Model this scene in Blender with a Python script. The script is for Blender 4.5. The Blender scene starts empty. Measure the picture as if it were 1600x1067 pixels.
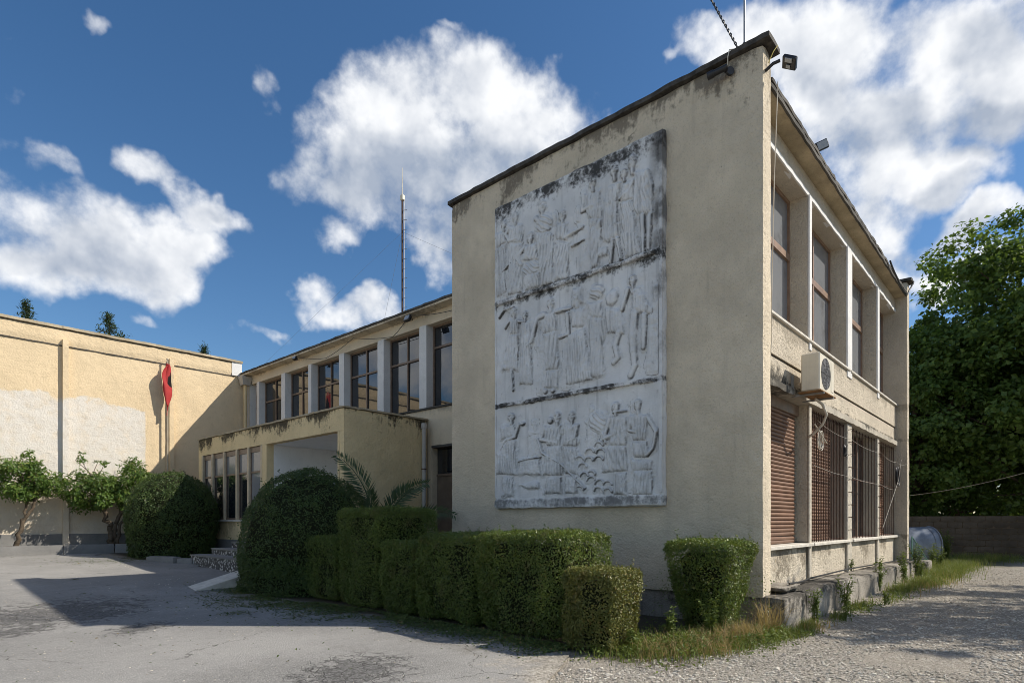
import bpy, math, random
import numpy as np
from mathutils import Vector, Matrix, Euler

R = math.radians
rnd = random.Random(7)
rng = np.random.default_rng(11)
scene = bpy.context.scene
col = scene.collection

# ------------------------------------------------------------------ camera
HEADING = 42.06                                  # direction of view, degrees from +X
cam_data = bpy.data.cameras.new('camera')
cam = bpy.data.objects.new('camera', cam_data); col.objects.link(cam)
cam.location = (-8.602, -3.006, 1.5)
cam.rotation_euler = (R(90), 0, R(HEADING - 90))
cam_data.sensor_width = 36; cam_data.lens = 21.02
cam_data.shift_y = 0.1748
cam_data.clip_start = 0.05; cam_data.clip_end = 3000
scene.camera = cam

# ------------------------------------------------------------------ light
SUN_EL = 40.7
SUN_AZ = math.degrees(math.atan2(-0.749, 0.6625))      # from +X, counter-clockwise
S = Vector((math.cos(R(SUN_EL)) * math.cos(R(SUN_AZ)), math.cos(R(SUN_EL)) * math.sin(R(SUN_AZ)), math.sin(R(SUN_EL))))
sun_data = bpy.data.lights.new('sun', 'SUN'); sun_data.energy = 3.6; sun_data.angle = R(0.55); sun_data.color = (1, 0.93, 0.82)
sun = bpy.data.objects.new('sun', sun_data); col.objects.link(sun)
sun.rotation_euler = (-S).to_track_quat('-Z', 'Y').to_euler(); sun.location = (0, 0, 40)
vs = scene.view_settings
vs.view_transform = 'Standard'; vs.look = 'None'; vs.exposure = 0.66; vs.gamma = 1.0; vs.use_curve_mapping = False
SKY_STRENGTH = 0.095
scene.cycles.filter_width = 0.9

# ------------------------------------------------------------------ node helper
class NT:
    def __init__(s, tree): s.t = tree; s.n = tree.nodes; s.l = tree.links
    def put(s, v, sock):
        if hasattr(v, 'is_linked') or isinstance(v, bpy.types.NodeSocket): s.l.new(v, sock)
        elif v is not None: sock.default_value = v
    def node(s, typ, **kw):
        n = s.n.new(typ)
        for k, v in kw.items(): setattr(n, k, v)
        return n
    def math(s, op, a, b=None, c=None, clamp=False):
        n = s.node('ShaderNodeMath', operation=op, use_clamp=clamp)
        for i, v in enumerate((a, b, c)):
            if v is not None: s.put(v, n.inputs[i])
        return n.outputs[0]
    def vmath(s, op, a, b=None, out=0):
        n = s.node('ShaderNodeVectorMath', operation=op)
        s.put(a, n.inputs[0])
        if b is not None: s.put(b, n.inputs[3 if op == 'SCALE' else 1])
        return n.outputs['Value'] if op in ('LENGTH', 'DOT_PRODUCT') else n.outputs[0]
    def pos(s): return s.node('ShaderNodeNewGeometry').outputs['Position']
    def xyz(s, v):
        n = s.node('ShaderNodeSeparateXYZ'); s.put(v, n.inputs[0]); return n.outputs
    def noise(s, vec, scale, detail=4, rough=0.55, dist=0.0, color=False):
        n = s.node('ShaderNodeTexNoise'); s.put(vec, n.inputs['Vector'])
        n.inputs['Scale'].default_value = scale; n.inputs['Detail'].default_value = detail
        n.inputs['Roughness'].default_value = rough; n.inputs['Distortion'].default_value = dist
        return n.outputs['Color' if color else 'Fac']
    def voro(s, vec, scale, feature='F1', out='Distance', rand=1.0):
        n = s.node('ShaderNodeTexVoronoi', feature=feature); s.put(vec, n.inputs['Vector'])
        n.inputs['Scale'].default_value = scale; n.inputs['Randomness'].default_value = rand
        return n.outputs[out]
    def mapping(s, vec, loc=(0, 0, 0), rot=(0, 0, 0), scale=(1, 1, 1), typ='POINT'):
        n = s.node('ShaderNodeMapping', vector_type=typ); s.put(vec, n.inputs[0])
        n.inputs['Location'].default_value = loc; n.inputs['Rotation'].default_value = rot; n.inputs['Scale'].default_value = scale
        return n.outputs[0]
    def mapr(s, v, a, b, c=0.0, d=1.0, smooth=True):
        n = s.node('ShaderNodeMapRange', interpolation_type='SMOOTHSTEP' if smooth else 'LINEAR')
        s.put(v, n.inputs[0])
        for i, q in enumerate((a, b, c, d)): n.inputs[i + 1].default_value = q
        return n.outputs[0]
    def mix(s, fac, a, b, mode='MIX'):
        n = s.node('ShaderNodeMix', data_type='RGBA', blend_type=mode)
        s.put(fac, n.inputs[0])
        for v, i in ((a, 6), (b, 7)):
            if isinstance(v, tuple) and len(v) == 3: v = v + (1,)
            s.put(v, n.inputs[i])
        return n.outputs[2]
    def bump(s, h, strength=0.3, dist=0.02, normal=None):
        n = s.node('ShaderNodeBump'); s.put(h, n.inputs['Height'])
        n.inputs['Strength'].default_value = strength; n.inputs['Distance'].default_value = dist
        if normal is not None: s.put(normal, n.inputs['Normal'])
        return n.outputs[0]

# ------------------------------------------------------------------ sky with broken cumulus
# azimuth (from +X), elevation, half-width, half-height (degrees), tilt of each cloud mass
CLOUDS = [(51.8,34.2,4.7,3.1,10),(45.4,35.5,4.7,2.8,3),(39.6,34.1,3.8,2.5,-2),(48.2,31.4,9.9,4.0,4),(56.5,28.7,5.7,2.8,16),(51.8,28.4,7.9,2.6,5),(48.8,25.2,3.0,2.2,87),(42.7,32.0,5.7,3.1,0),
 (80.4,21.9,3.5,2.1,12),(76.9,20.6,4.9,2.7,1),(80.1,19.2,3.8,2.3,23),(73.4,19.3,3.1,2.0,21),(71.6,21.7,2.9,2.0,-10),(73.0,26.3,2.3,1.3,-1),(69.7,24.8,2.9,1.5,-11),(67.3,24.4,1.9,1.0,-19),(80.2,25.3,1.9,1.1,-15),
 (81.6,28.3,1.5,0.9,10),(64.5,33.3,1.4,1.3,89),(58.5,24.5,2.6,1.3,9),(60.6,20.1,1.7,1.6,44),(56.8,18.8,3.5,1.5,6),(64.7,15.9,2.5,0.7,-4),(73.4,15.7,1.9,0.7,-1),(80.4,31.4,0.9,0.5,9),(77.9,34.0,1.0,0.7,22),(48.2,39.3,1.4,0.6,5),
 (18.9,36.5,4.0,1.9,-25),(12.5,35.0,4.9,2.3,-24),(13.9,33.6,4.6,2.1,-21),(6.0,32.0,4.9,2.6,-30),(2.6,28.7,3.5,2.4,-51),(9.4,29.7,5.3,2.9,-26),(12.0,28.4,3.9,2.7,-31),(8.5,25.8,4.9,2.4,-21),(4.1,25.0,2.7,1.1,-32),
 (11.6,24.0,3.5,2.5,-29),(5.5,18.4,4.2,1.2,5),(10.6,18.6,2.6,1.4,0),(7.7,24.4,3.0,1.7,-6),(3.7,21.2,3.7,1.1,7),(7.7,20.0,2.7,1.2,2),(10.2,21.5,2.2,1.7,-34),(25.9,37.6,1.0,0.6,-15)]
# unseen clouds round the rest of the sky, added in larger masses to lift ambient light
for k in range(15):
    a = 97 + k * 17.5 + rnd.uniform(-5, 5); e = rnd.uniform(16, 60)
    CLOUDS.append((a, e, rnd.uniform(8, 15), rnd.uniform(4, 7.5), rnd.uniform(-20, 20)))
# undersides of the thick masses, in their own shade
CLOUD_SHADE = [(55.9,28.5,6.1,2.5,8),(49.4,28.6,8.0,2.8,4),(48.2,25.2,3.3,3.0,14),(78.1,20.3,3.3,1.6,-1),(81.6,18.8,2.2,1.2,22),(9.4,28.9,3.6,1.5,-21),(12.5,31.7,2.5,1.4,-25),(4.4,26.9,3.3,1.4,-24),(6.4,23.6,2.5,1.1,-2),(7.2,20.2,3.3,0.8,10),(2.9,31.7,2.2,1.2,-36),(68.8,24.6,1.7,0.7,-19)]

def build_world():
    w = bpy.data.worlds.new('World'); scene.world = w; w.use_nodes = True
    w.cycles.sampling_method = 'MANUAL'; w.cycles.sample_map_resolution = 256
    # cloud field as a node group: direction in, density out
    def field(name, masses, warp, grow):
        gt = bpy.data.node_groups.new(name, 'ShaderNodeTree')
        gt.interface.new_socket('dir', in_out='INPUT', socket_type='NodeSocketVector')
        gt.interface.new_socket('density', in_out='OUTPUT', socket_type='NodeSocketFloat')
        g = NT(gt); gi = g.node('NodeGroupInput'); go = g.node('NodeGroupOutput')
        Dw = gi.outputs[0]
        cur = None
        for az, el, rh, rv, tilt in masses:
            a, e = R(az), R(el)
            c = Vector((math.cos(e) * math.cos(a), math.cos(e) * math.sin(a), math.sin(e)))
            eh = Vector((math.sin(a), -math.cos(a), 0)); ev = eh.cross(c)
            t = R(tilt); A = (eh * math.cos(t) + ev * math.sin(t)) / (R(rh) * grow); B = (-eh * math.sin(t) + ev * math.cos(t)) / (R(rv) * grow)
            top = 1.0 if rh * rv > 3.5 else (0.70 if rh * rv > 1.8 else 0.22)      # small scraps of cloud stay thin
            src = Dw
            if cur is not None:                    # 1e-9 keeps the nodes in sequence: the shader stack is small
                ma = g.node('ShaderNodeVectorMath', operation='MULTIPLY_ADD'); g.put(cur, ma.inputs[0])
                ma.inputs[1].default_value = (1e-9, 1e-9, 1e-9); g.put(Dw, ma.inputs[2]); src = ma.outputs[0]
            p = g.vmath('DOT_PRODUCT', src, tuple(A)); q = g.vmath('DOT_PRODUCT', src, tuple(B))
            v = g.math('SUBTRACT', top, g.math('MULTIPLY_ADD', p, p, g.math('MULTIPLY', q, q)))
            cur = g.math('MAXIMUM', v, -2.0) if cur is None else g.math('SMOOTH_MAX', cur, v, 0.3)
        g.l.new(cur, go.inputs[0])
        return gt
    gt = field('cloud_field', CLOUDS, 0.095, 1.3); gs = field('cloud_shade', CLOUD_SHADE, 0.095, 1.35)
    n = NT(w.node_tree)
    for x in list(n.n): n.n.remove(x)
    out = n.node('ShaderNodeOutputWorld'); bg = n.node('ShaderNodeBackground')
    sky = n.node('ShaderNodeTexSky', sky_type='NISHITA')
    sky.sun_disc = False; sky.sun_elevation = R(SUN_EL); sky.sun_rotation = R(90 - SUN_AZ)
    sky.altitude = 50; sky.air_density = 1.0; sky.dust_density = 0.4; sky.ozone_density = 3.0
    D = n.vmath('NORMALIZE', n.node('ShaderNodeTexCoord').outputs['Generated'])
    def dens(v, tree):
        k = n.node('ShaderNodeGroup'); k.node_tree = tree; n.put(v, k.inputs[0]); return k.outputs[0]
    wn = n.vmath('SUBTRACT', n.noise(D, 10, 4, 0.55, color=True), (0.5, 0.5, 0.5))
    Dw = n.vmath('ADD', D, n.vmath('SCALE', wn, 0.11))
    blob = dens(Dw, gt)
    seq = n.node('ShaderNodeVectorMath', operation='MULTIPLY_ADD'); n.put(blob, seq.inputs[0]); seq.inputs[1].default_value = (1e-9,) * 3; n.put(Dw, seq.inputs[2])
    shade = dens(seq.outputs[0], gs)
    f1 = n.noise(D, 11, 9, 0.57); f2 = n.noise(n.vmath('ADD', D, tuple(S * 0.024 + Vector((0, 0, 0.022)))), 11, 4, 0.53)
    d0 = n.math('MULTIPLY_ADD', f1, 3.0, n.math('ADD', blob, -1.50))
    alpha = n.mapr(d0, -0.10, 0.98)
    edge = n.mapr(d0, 0.4, 1.5, 1, 0)
    lit = n.math('MULTIPLY_ADD', n.math('SUBTRACT', f1, f2), 2.4, 0.62)
    lit = n.math('SUBTRACT', lit, n.mapr(shade, -0.6, 0.9, 0, 0.62))
    lit = n.math('MULTIPLY_ADD', edge, 0.30, lit, clamp=True)
    k = 1 / SKY_STRENGTH
    ccol = n.mix(lit, (0.26 * k, 0.30 * k, 0.37 * k), (0.63 * k, 0.64 * k, 0.655 * k))
    # clear air: the photograph's deep, slightly filtered blue
    hs = n.node('ShaderNodeHueSaturation'); hs.inputs['Saturation'].default_value = 1.20; hs.inputs['Value'].default_value = 0.80
    n.l.new(sky.outputs[0], hs.inputs['Color'])
    n.l.new(n.mix(alpha, hs.outputs[0], ccol), bg.inputs[0])
    bg.inputs[1].default_value = SKY_STRENGTH
    n.l.new(bg.outputs[0], out.inputs[0])
build_world()

# ------------------------------------------------------------------ object helpers
def link(name, me, mat=None, parent=None):
    o = bpy.data.objects.new(name, me); col.objects.link(o)
    if mat is not None and me is not None and not me.materials: me.materials.append(mat)
    if parent is not None: o.parent = parent
    return o
def tag(o, label=None, cat=None, group=None, kind=None):
    if label: o['label'] = label
    if cat: o['category'] = cat
    if group: o['group'] = group
    if kind: o['kind'] = kind
    return o
def thing(name, label, cat, loc=(0, 0, 0), rz=0.0, group=None):
    o = bpy.data.objects.new(name, None); col.objects.link(o)
    o.empty_display_size = 0.2
    o.location = loc; o.rotation_euler = (0, 0, rz)
    return tag(o, label, cat, group)
def copy_tree(o, parent=None):
    c = o.copy(); col.objects.link(c); c.parent = parent
    for ch in list(o.children): copy_tree(ch, c)
    return c

def np_mesh(name, V, F, smooth=False):
    """V (n,3), F (m,k) all faces with k corners"""
    V = np.asarray(V, np.float32); F = np.asarray(F, np.int32)
    me = bpy.data.meshes.new(name)
    me.vertices.add(len(V)); me.vertices.foreach_set('co', V.ravel())
    m, k = F.shape
    me.loops.add(m * k); me.loops.foreach_set('vertex_index', F.ravel())
    me.polygons.add(m)
    me.polygons.foreach_set('loop_start', np.arange(0, m * k, k, dtype=np.int32))
    me.polygons.foreach_set('loop_total', np.full(m, k, np.int32))
    me.polygons.foreach_set('use_smooth', np.full(m, smooth, bool))
    me.update(calc_edges=True); me.validate()
    return me

class MB:
    """collects simple solids and builds ONE mesh object"""
    def __init__(s): s.v = []; s.f = []; s.sm = []
    def add(s, v, f, smooth=False):
        b = len(s.v); s.v += [tuple(q) for q in v]; s.f += [tuple(i + b for i in q) for q in f]; s.sm += [smooth] * len(f); return s
    def box(s, x0, x1, y0, y1, z0, z1):
        v = [(x, y, z) for z in (z0, z1) for y in (y0, y1) for x in (x0, x1)]
        return s.add(v, [(0, 2, 3, 1), (4, 5, 7, 6), (0, 1, 5, 4), (2, 6, 7, 3), (0, 4, 6, 2), (1, 3, 7, 5)])
    def bbox(s, x0, x1, y0, y1, z0, z1, b=0.01):
        """box with chamfered edges"""
        cx, cy, cz = (x0 + x1) / 2, (y0 + y1) / 2, (z0 + z1) / 2; hx, hy, hz = (x1 - x0) / 2, (y1 - y0) / 2, (z1 - z0) / 2
        b = min(b, hx * 0.45, hy * 0.45, hz * 0.45)
        v = []; idx = {}
        for sx in (-1, 1):
            for sy in (-1, 1):
                for sz in (-1, 1):
                    for ax in range(3):
                        h = [hx - b, hy - b, hz - b]; h[ax] += b
                        idx[(sx, sy, sz, ax)] = len(v); v.append((cx + sx * h[0], cy + sy * h[1], cz + sz * h[2]))
        f = []
        for ax in range(3):
            o1, o2 = [a for a in range(3) if a != ax]
            for sg in (-1, 1):
                q = []
                for s1, s2 in ((-1, -1), (1, -1), (1, 1), (-1, 1)):
                    k = [0, 0, 0]; k[ax] = sg; k[o1] = s1; k[o2] = s2; q.append(idx[(*k, ax)])
                if (sg > 0) == (ax == 1): q.reverse()
                f.append(q)
        for ax in range(3):               # edges along axis ax
            o1, o2 = [a for a in range(3) if a != ax]
            for s1 in (-1, 1):
                for s2 in (-1, 1):
                    q = []
                    for sg, a in ((-1, o1), (1, o1), (1, o2), (-1, o2)):
                        k = [0, 0, 0]; k[ax] = sg; k[o1] = s1; k[o2] = s2; q.append(idx[(*k, a)])
                    f.append(q)
        for sx in (-1, 1):
            for sy in (-1, 1):
                for sz in (-1, 1): f.append([idx[(sx, sy, sz, a)] for a in range(3)])
        # fix orientation by the centre
        C = Vector((cx, cy, cz)); g = []
        for q in f:
            p = [Vector(v[i]) for i in q]; n = (p[1] - p[0]).cross(p[2] - p[0])
            m = sum(p, Vector()) / len(p)
            g.append(tuple(q) if n.dot(m - C) > 0 else tuple(reversed(q)))
        return s.add(v, g)
    def tube(s, pts, rad, n=8, cap=True, smooth=True):
        pts = [Vector(p) for p in pts]
        if not isinstance(rad, (list, tuple)): rad = [rad] * len(pts)
        v = []; f = []; up = None
        for i, p in enumerate(pts):
            t = (pts[min(i + 1, len(pts) - 1)] - pts[max(i - 1, 0)]).normalized()
            if up is None: up = Vector((0, 0, 1)) if abs(t.z) < 0.9 else Vector((1, 0, 0))
            a = t.cross(up).normalized(); b = a.cross(t).normalized(); up = b
            for k in range(n):
                th = 2 * math.pi * k / n; v.append(p + (a * math.cos(th) + b * math.sin(th)) * rad[i])
        for i in range(len(pts) - 1):
            for k in range(n):
                k2 = (k + 1) % n; f.append((i * n + k, i * n + k2, (i + 1) * n + k2, (i + 1) * n + k))
        s.add(v, f, smooth)
        if cap:
            s.add([v[k] for k in range(n)], [tuple(range(n))]); L = len(v) - n
            s.add([v[L + k] for k in range(n)], [tuple(reversed(range(n)))])
        return s
    def sphere(s, c, r, n=10, m=7):
        v = []; f = []
        rx, ry, rz = r if isinstance(r, tuple) else (r, r, r)
        for j in range(m + 1):
            ph = math.pi * j / m
            for i in range(n):
                th = 2 * math.pi * i / n
                v.append((c[0] + rx * math.sin(ph) * math.cos(th), c[1] + ry * math.sin(ph) * math.sin(th), c[2] + rz * math.cos(ph)))
        for j in range(m):
            for i in range(n):
                i2 = (i + 1) % n; f.append((j * n + i, (j + 1) * n + i, (j + 1) * n + i2, j * n + i2))
        return s.add(v, f, True)
    def prism(s, poly, y0, y1, axis='y'):
        """polygon in (a,z) extruded along one horizontal axis"""
        n = len(poly)
        mk = (lambda a, z, t: (a, t, z)) if axis == 'y' else (lambda a, z, t: (t, a, z))
        v = [mk(a, z, y0) for a, z in poly] + [mk(a, z, y1) for a, z in poly]
        f = [tuple(range(n)), tuple(reversed(range(n, 2 * n)))] + [(i, n + i, n + (i + 1) % n, (i + 1) % n) for i in range(n)]
        return s.add(v, f)
    def xf(s, M):
        s.v = [tuple(M @ Vector(q)) for q in s.v]; return s
    def mesh(s, name):
        me = bpy.data.meshes.new(name); me.from_pydata(s.v, [], s.f); me.update()
        me.polygons.foreach_set('use_smooth', s.sm)
        return me
    def build(s, name, mat, parent=None): return link(name, s.mesh(name), mat, parent)

def box(name, mat, parent, x0, x1, y0, y1, z0, z1, b=0.0):
    m = MB()
    (m.bbox(x0, x1, y0, y1, z0, z1, b) if b else m.box(x0, x1, y0, y1, z0, z1))
    return m.build(name, mat, parent)

# rough box: subdivided, edges worn by noise (for old render, stone and kerbs)
def hash3(p, k):
    return np.sin(p[:, 0] * 12.9898 * k + p[:, 1] * 78.233 * k + p[:, 2] * 37.719 * k)
def vnoise(P, sc, seed=0):
    """cheap smooth value noise, P (n,3) -> (n,) in -1..1"""
    q = P * sc + seed * 17.31; i = np.floor(q).astype(np.int64); f = q - i; f = f * f * (3 - 2 * f)
    def h(a, b, c):
        n = (a * 374761393 + b * 668265263 + c * 2147483647 + seed * 974711) & 0xffffffff
        n = ((n ^ (n >> 13)) * 1274126177) & 0xffffffff
        return ((n ^ (n >> 16)) & 0xffff) / 32767.5 - 1
    r = 0
    for dx in (0, 1):
        for dy in (0, 1):
            for dz in (0, 1):
                w = (f[:, 0] if dx else 1 - f[:, 0]) * (f[:, 1] if dy else 1 - f[:, 1]) * (f[:, 2] if dz else 1 - f[:, 2])
                r = r + w * h(i[:, 0] + dx, i[:, 1] + dy, i[:, 2] + dz)
    return r
def rough_box(name, mat, parent, x0, x1, y0, y1, z0, z1, step=0.12, amp=0.012, b=0.02, seed=1):
    nx, ny, nz = [max(1, int(round((q1 - q0) / step))) for q0, q1 in ((x0, x1), (y0, y1), (z0, z1))]
    V = {}; vl = []; F = []
    def vid(i, j, k):
        key = (i, j, k)
        if key not in V:
            V[key] = len(vl); vl.append((i / nx, j / ny, k / nz))
        return V[key]
    for i in range(nx):
        for j in range(ny):
            F.append((vid(i, j, 0), vid(i, j + 1, 0), vid(i + 1, j + 1, 0), vid(i + 1, j, 0)))
            F.append((vid(i, j, nz), vid(i + 1, j, nz), vid(i + 1, j + 1, nz), vid(i, j + 1, nz)))
    for i in range(nx):
        for k in range(nz):
            F.append((vid(i, 0, k), vid(i + 1, 0, k), vid(i + 1, 0, k + 1), vid(i, 0, k + 1)))
            F.append((vid(i, ny, k), vid(i, ny, k + 1), vid(i + 1, ny, k + 1), vid(i + 1, ny, k)))
    for j in range(ny):
        for k in range(nz):
            F.append((vid(0, j, k), vid(0, j, k + 1), vid(0, j + 1, k + 1), vid(0, j + 1, k)))
            F.append((vid(nx, j, k), vid(nx, j + 1, k), vid(nx, j + 1, k + 1), vid(nx, j, k + 1)))
    T = np.array(vl)
    P = np.array([x0, y0, z0]) + T * np.array([x1 - x0, y1 - y0, z1 - z0])
    E = (np.minimum(T, 1 - T) < 1e-6).sum(1)
    C = np.array([(x0 + x1) / 2, (y0 + y1) / 2, (z0 + z1) / 2])
    inw = np.sign(C - P) * (np.minimum(T, 1 - T) < 1e-6)
    P = P + inw * (b * np.clip(E - 1, 0, 2) * (0.5 + 0.5 * np.abs(vnoise(P, 5, seed))))[:, None]
    P = P + amp * np.stack([vnoise(P, 6, seed + 1), vnoise(P, 6, seed + 2), vnoise(P, 6, seed + 3)], 1)
    return link(name, np_mesh(name, P, F), mat, parent)

# ------------------------------------------------------------------ materials
def new_mat(name, rough=0.8, spec=0.3):
    m = bpy.data.materials.new(name); m.use_nodes = True
    g = NT(m.node_tree); p = g.n['Principled BSDF']
    p.inputs['Roughness'].default_value = rough; p.inputs['Specular IOR Level'].default_value = spec
    return m, g, p
def scl(c, k): return tuple(min(1, q * k) for q in c)

def plaster(name, base, grain=70, gdep=0.006, gstr=0.5, blotch=0.16, dirt=(), warm=None, cracks=0.0, streak=0.25, patch=None, speck=0.35, pits=0.5):
    """rendered wall; dirt = list of (z_top, depth, strength, colour) water stains that hang from a ledge"""
    m, g, p = new_mat(name, 0.92, 0.15)
    P = g.pos(); X, Y, Z = g.xyz(P)
    n1 = g.noise(P, 0.9, 6, 0.6); n2 = g.noise(P, 4.5, 5, 0.6); n3 = g.noise(P, 42, 4, 0.7)
    c = g.mix(g.mapr(n1, 0.3, 0.7), scl(base, 1 - blotch), scl(base, 1 + blotch * 0.6))
    if warm: c = g.mix(g.mapr(g.noise(P, 0.55, 4, 0.5), 0.5, 0.68, 0, 0.8), c, warm)
    if patch: c = patch(g, P, X, Y, Z, c)
    c = g.mix(g.mapr(n2, 0.52, 0.75, 0, 0.35), c, scl(base, 0.68))
    st = g.noise(g.mapping(P, scale=(5, 5, 0.35)), 1.6, 5, 0.6)
    c = g.mix(g.mapr(st, 0.55, 0.78, 0, streak), c, scl(base, 0.5))
    for zt, dep, amt, dc in dirt:
        band = g.mapr(Z, zt - dep, zt, 0, 1, False)
        low = g.noise(P, 1.15, 3, 0.5); sk = g.noise(g.mapping(P, scale=(9, 9, 1.5)), 1.3, 5, 0.65); fine = g.noise(P, 10, 5, 0.7)
        k = g.math('MULTIPLY_ADD', band, 0.62, g.math('MULTIPLY_ADD', low, 1.3, g.math('MULTIPLY_ADD', sk, 0.6, g.math('MULTIPLY', fine, 0.9))))
        msk = g.math('MULTIPLY', g.mapr(k, 1.80, 2.10), g.mapr(Z, zt - dep, zt - dep * 0.6, 0, amt))
        above = g.math('LESS_THAN', Z, zt + 0.06)
        c = g.mix(g.math('MULTIPLY', msk, above), c, dc)
    c = g.mix(g.mapr(n3, 0.50, 0.72, 0, speck), c, scl(base, 0.45))
    pit = g.math('MULTIPLY', g.mapr(g.voro(P, 7.5), 0.02, 0.10, 1, 0), g.mapr(g.noise(P, 1.9, 3), 0.5, 0.65, 0, pits))
    c = g.mix(pit, c, scl(base, 0.22))
    if cracks:
        v = g.voro(g.vmath('ADD', P, g.vmath('SCALE', g.noise(P, 3, 4, 0.6, color=True), 0.35)), 0.42, 'DISTANCE_TO_EDGE')
        cm = g.math('MULTIPLY', g.mapr(v, 0.0, 0.006, 1, 0), g.mapr(g.noise(P, 0.6, 2), 0.54, 0.64, 0, cracks))
        cm = g.math('MULTIPLY', cm, g.mapr(Z, 6.2, 6.9))
        c = g.mix(cm, c, scl(base, 0.25))
    g.put(c, p.inputs['Base Color'])
    h = g.math('ADD', g.noise(P, grain, 4, 0.65), g.math('MULTIPLY', g.noise(P, grain * 0.28, 3, 0.6), 1.2))
    h2 = g.noise(P, 3.0, 3, 0.5)
    nb = g.bump(h2, 0.35, 0.02)
    g.put(g.bump(h, gstr, gdep, nb), p.inputs['Normal'])
    return m

def simple(name, base, rough=0.6, spec=0.4, metal=0.0, var=0.15, vscale=6.0, bump=0.0, bscale=60, streak=0.0, per_object=0.0):
    m, g, p = new_mat(name, rough, spec); P = g.pos()
    n1 = g.noise(P, vscale, 6, 0.62)
    c = g.mix(g.mapr(n1, 0.3, 0.72), scl(base, 1 - var), scl(base, 1 + var * 0.7))
    if streak:
        st = g.noise(g.mapping(P, scale=(9, 9, 0.6)), 2.0, 5, 0.65)
        c = g.mix(g.mapr(st, 0.5, 0.75, 0, streak), c, scl(base, 0.4))
    if per_object: c = g.mix(g.mapr(g.node('ShaderNodeObjectInfo').outputs['Random'], 0, 1, 0, per_object, False), c, scl(base, 0.45))
    g.put(c, p.inputs['Base Color']); p.inputs['Metallic'].default_value = metal
    g.put(g.math('ADD', rough - 0.06, g.math('MULTIPLY', n1, 0.12)), p.inputs['Roughness'])
    if bump: g.put(g.bump(g.noise(P, bscale, 4, 0.6), bump, 0.01), p.inputs['Normal'])
    return m

def leaf_mat(name, a, b, trans=0.25, rough=0.5, yellow=None, brown=0.0):
    m, g, p = new_mat(name, rough, 0.35)
    ge = g.node('ShaderNodeNewGeometry'); ri = ge.outputs['Random Per Island']
    big = g.noise(ge.outputs['Position'], 1.7, 3)
    c = g.mix(ri, a, b)
    c = g.mix(g.mapr(big, 0.35, 0.7, 0, 0.45), c, scl(a, 0.8))
    if brown: c = g.mix(g.mapr(g.noise(ge.outputs['Position'], 3.2, 4, 0.65), 0.56, 0.70, 0, brown), c, (0.15, 0.105, 0.045))
    if yellow: c = g.mix(g.math('GREATER_THAN', g.math('FRACT', g.math('MULTIPLY', ri, 7.31)), 0.93), c, yellow)
    g.put(c, p.inputs['Base Color'])
    tr = g.node('ShaderNodeBsdfTranslucent'); g.put(g.mix(0.5, c, (b[0] * 1.6, b[1] * 1.5, b[2] * 0.8, 1)), tr.inputs[0])
    ms = g.node('ShaderNodeMixShader'); ms.inputs[0].default_value = trans
    g.l.new(p.outputs[0], ms.inputs[1]); g.l.new(tr.outputs[0], ms.inputs[2])
    g.l.new(ms.outputs[0], g.n['Material Output'].inputs[0])
    return m

MOULD = (0.045, 0.043, 0.038)
def facade_lichen(g, P, X, Y, Z, c):
    # orange lichen by the foot of the near corner
    q = g.math('SUBTRACT', 1.0, g.vmath('LENGTH', g.mapping(P, (0.45, 0.2, 0.72), (0, 0, 0), (1.1, 2.0, 0.42), 'TEXTURE')))
    k = g.math('ADD', q, g.math('MULTIPLY', g.math('SUBTRACT', g.noise(P, 6, 5, 0.7), 0.5), 2.4))
    c = g.mix(g.mapr(k, 0.35, 0.8, 0, 0.75), c, (0.42, 0.25, 0.06))
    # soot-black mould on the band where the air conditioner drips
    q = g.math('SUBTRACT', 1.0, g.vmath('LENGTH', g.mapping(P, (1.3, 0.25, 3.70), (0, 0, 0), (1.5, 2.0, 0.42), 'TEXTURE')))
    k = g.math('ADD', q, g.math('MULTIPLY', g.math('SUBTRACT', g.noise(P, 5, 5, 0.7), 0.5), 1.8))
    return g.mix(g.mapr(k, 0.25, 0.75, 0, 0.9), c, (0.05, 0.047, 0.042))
M = {}
M['gable'] = plaster('gable_render', (0.66, 0.57, 0.435), grain=27, gdep=0.026, gstr=0.9, blotch=0.16, warm=(0.60, 0.52, 0.39), cracks=0.8, streak=0.28, speck=0.45, pits=0.8,
                     dirt=((8.22, 1.1, 0.8, (0.13, 0.11, 0.085)),))
M['facade'] = plaster('facade_render', (0.585, 0.515, 0.41), grain=27, gdep=0.030, gstr=1.0, blotch=0.14, streak=0.30, speck=0.60, pits=0.5,
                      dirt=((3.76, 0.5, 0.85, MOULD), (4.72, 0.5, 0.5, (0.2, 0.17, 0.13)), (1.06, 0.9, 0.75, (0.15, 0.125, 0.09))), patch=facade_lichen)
M['soffit'] = plaster('soffit_render', (0.47, 0.385, 0.255), grain=40, gdep=0.012, blotch=0.35, streak=0.35, speck=0.5, pits=0.9)
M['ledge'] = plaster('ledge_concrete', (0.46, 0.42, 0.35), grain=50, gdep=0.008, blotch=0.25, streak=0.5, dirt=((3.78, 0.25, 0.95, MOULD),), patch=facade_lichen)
M['coping'] = plaster('cream_coping', (0.44, 0.37, 0.26), grain=45, gdep=0.01, blotch=0.3, streak=0.55, speck=0.5, pits=0.8)
M['roofedge'] = plaster('roof_edge_concrete', (0.115, 0.107, 0.095), grain=40, gdep=0.012, blotch=0.45, streak=0.5)
M['cap'] = simple('dark_coping', (0.075, 0.068, 0.06), 0.85, 0.2, var=0.45, vscale=9, bump=0.4, bscale=45)
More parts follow.
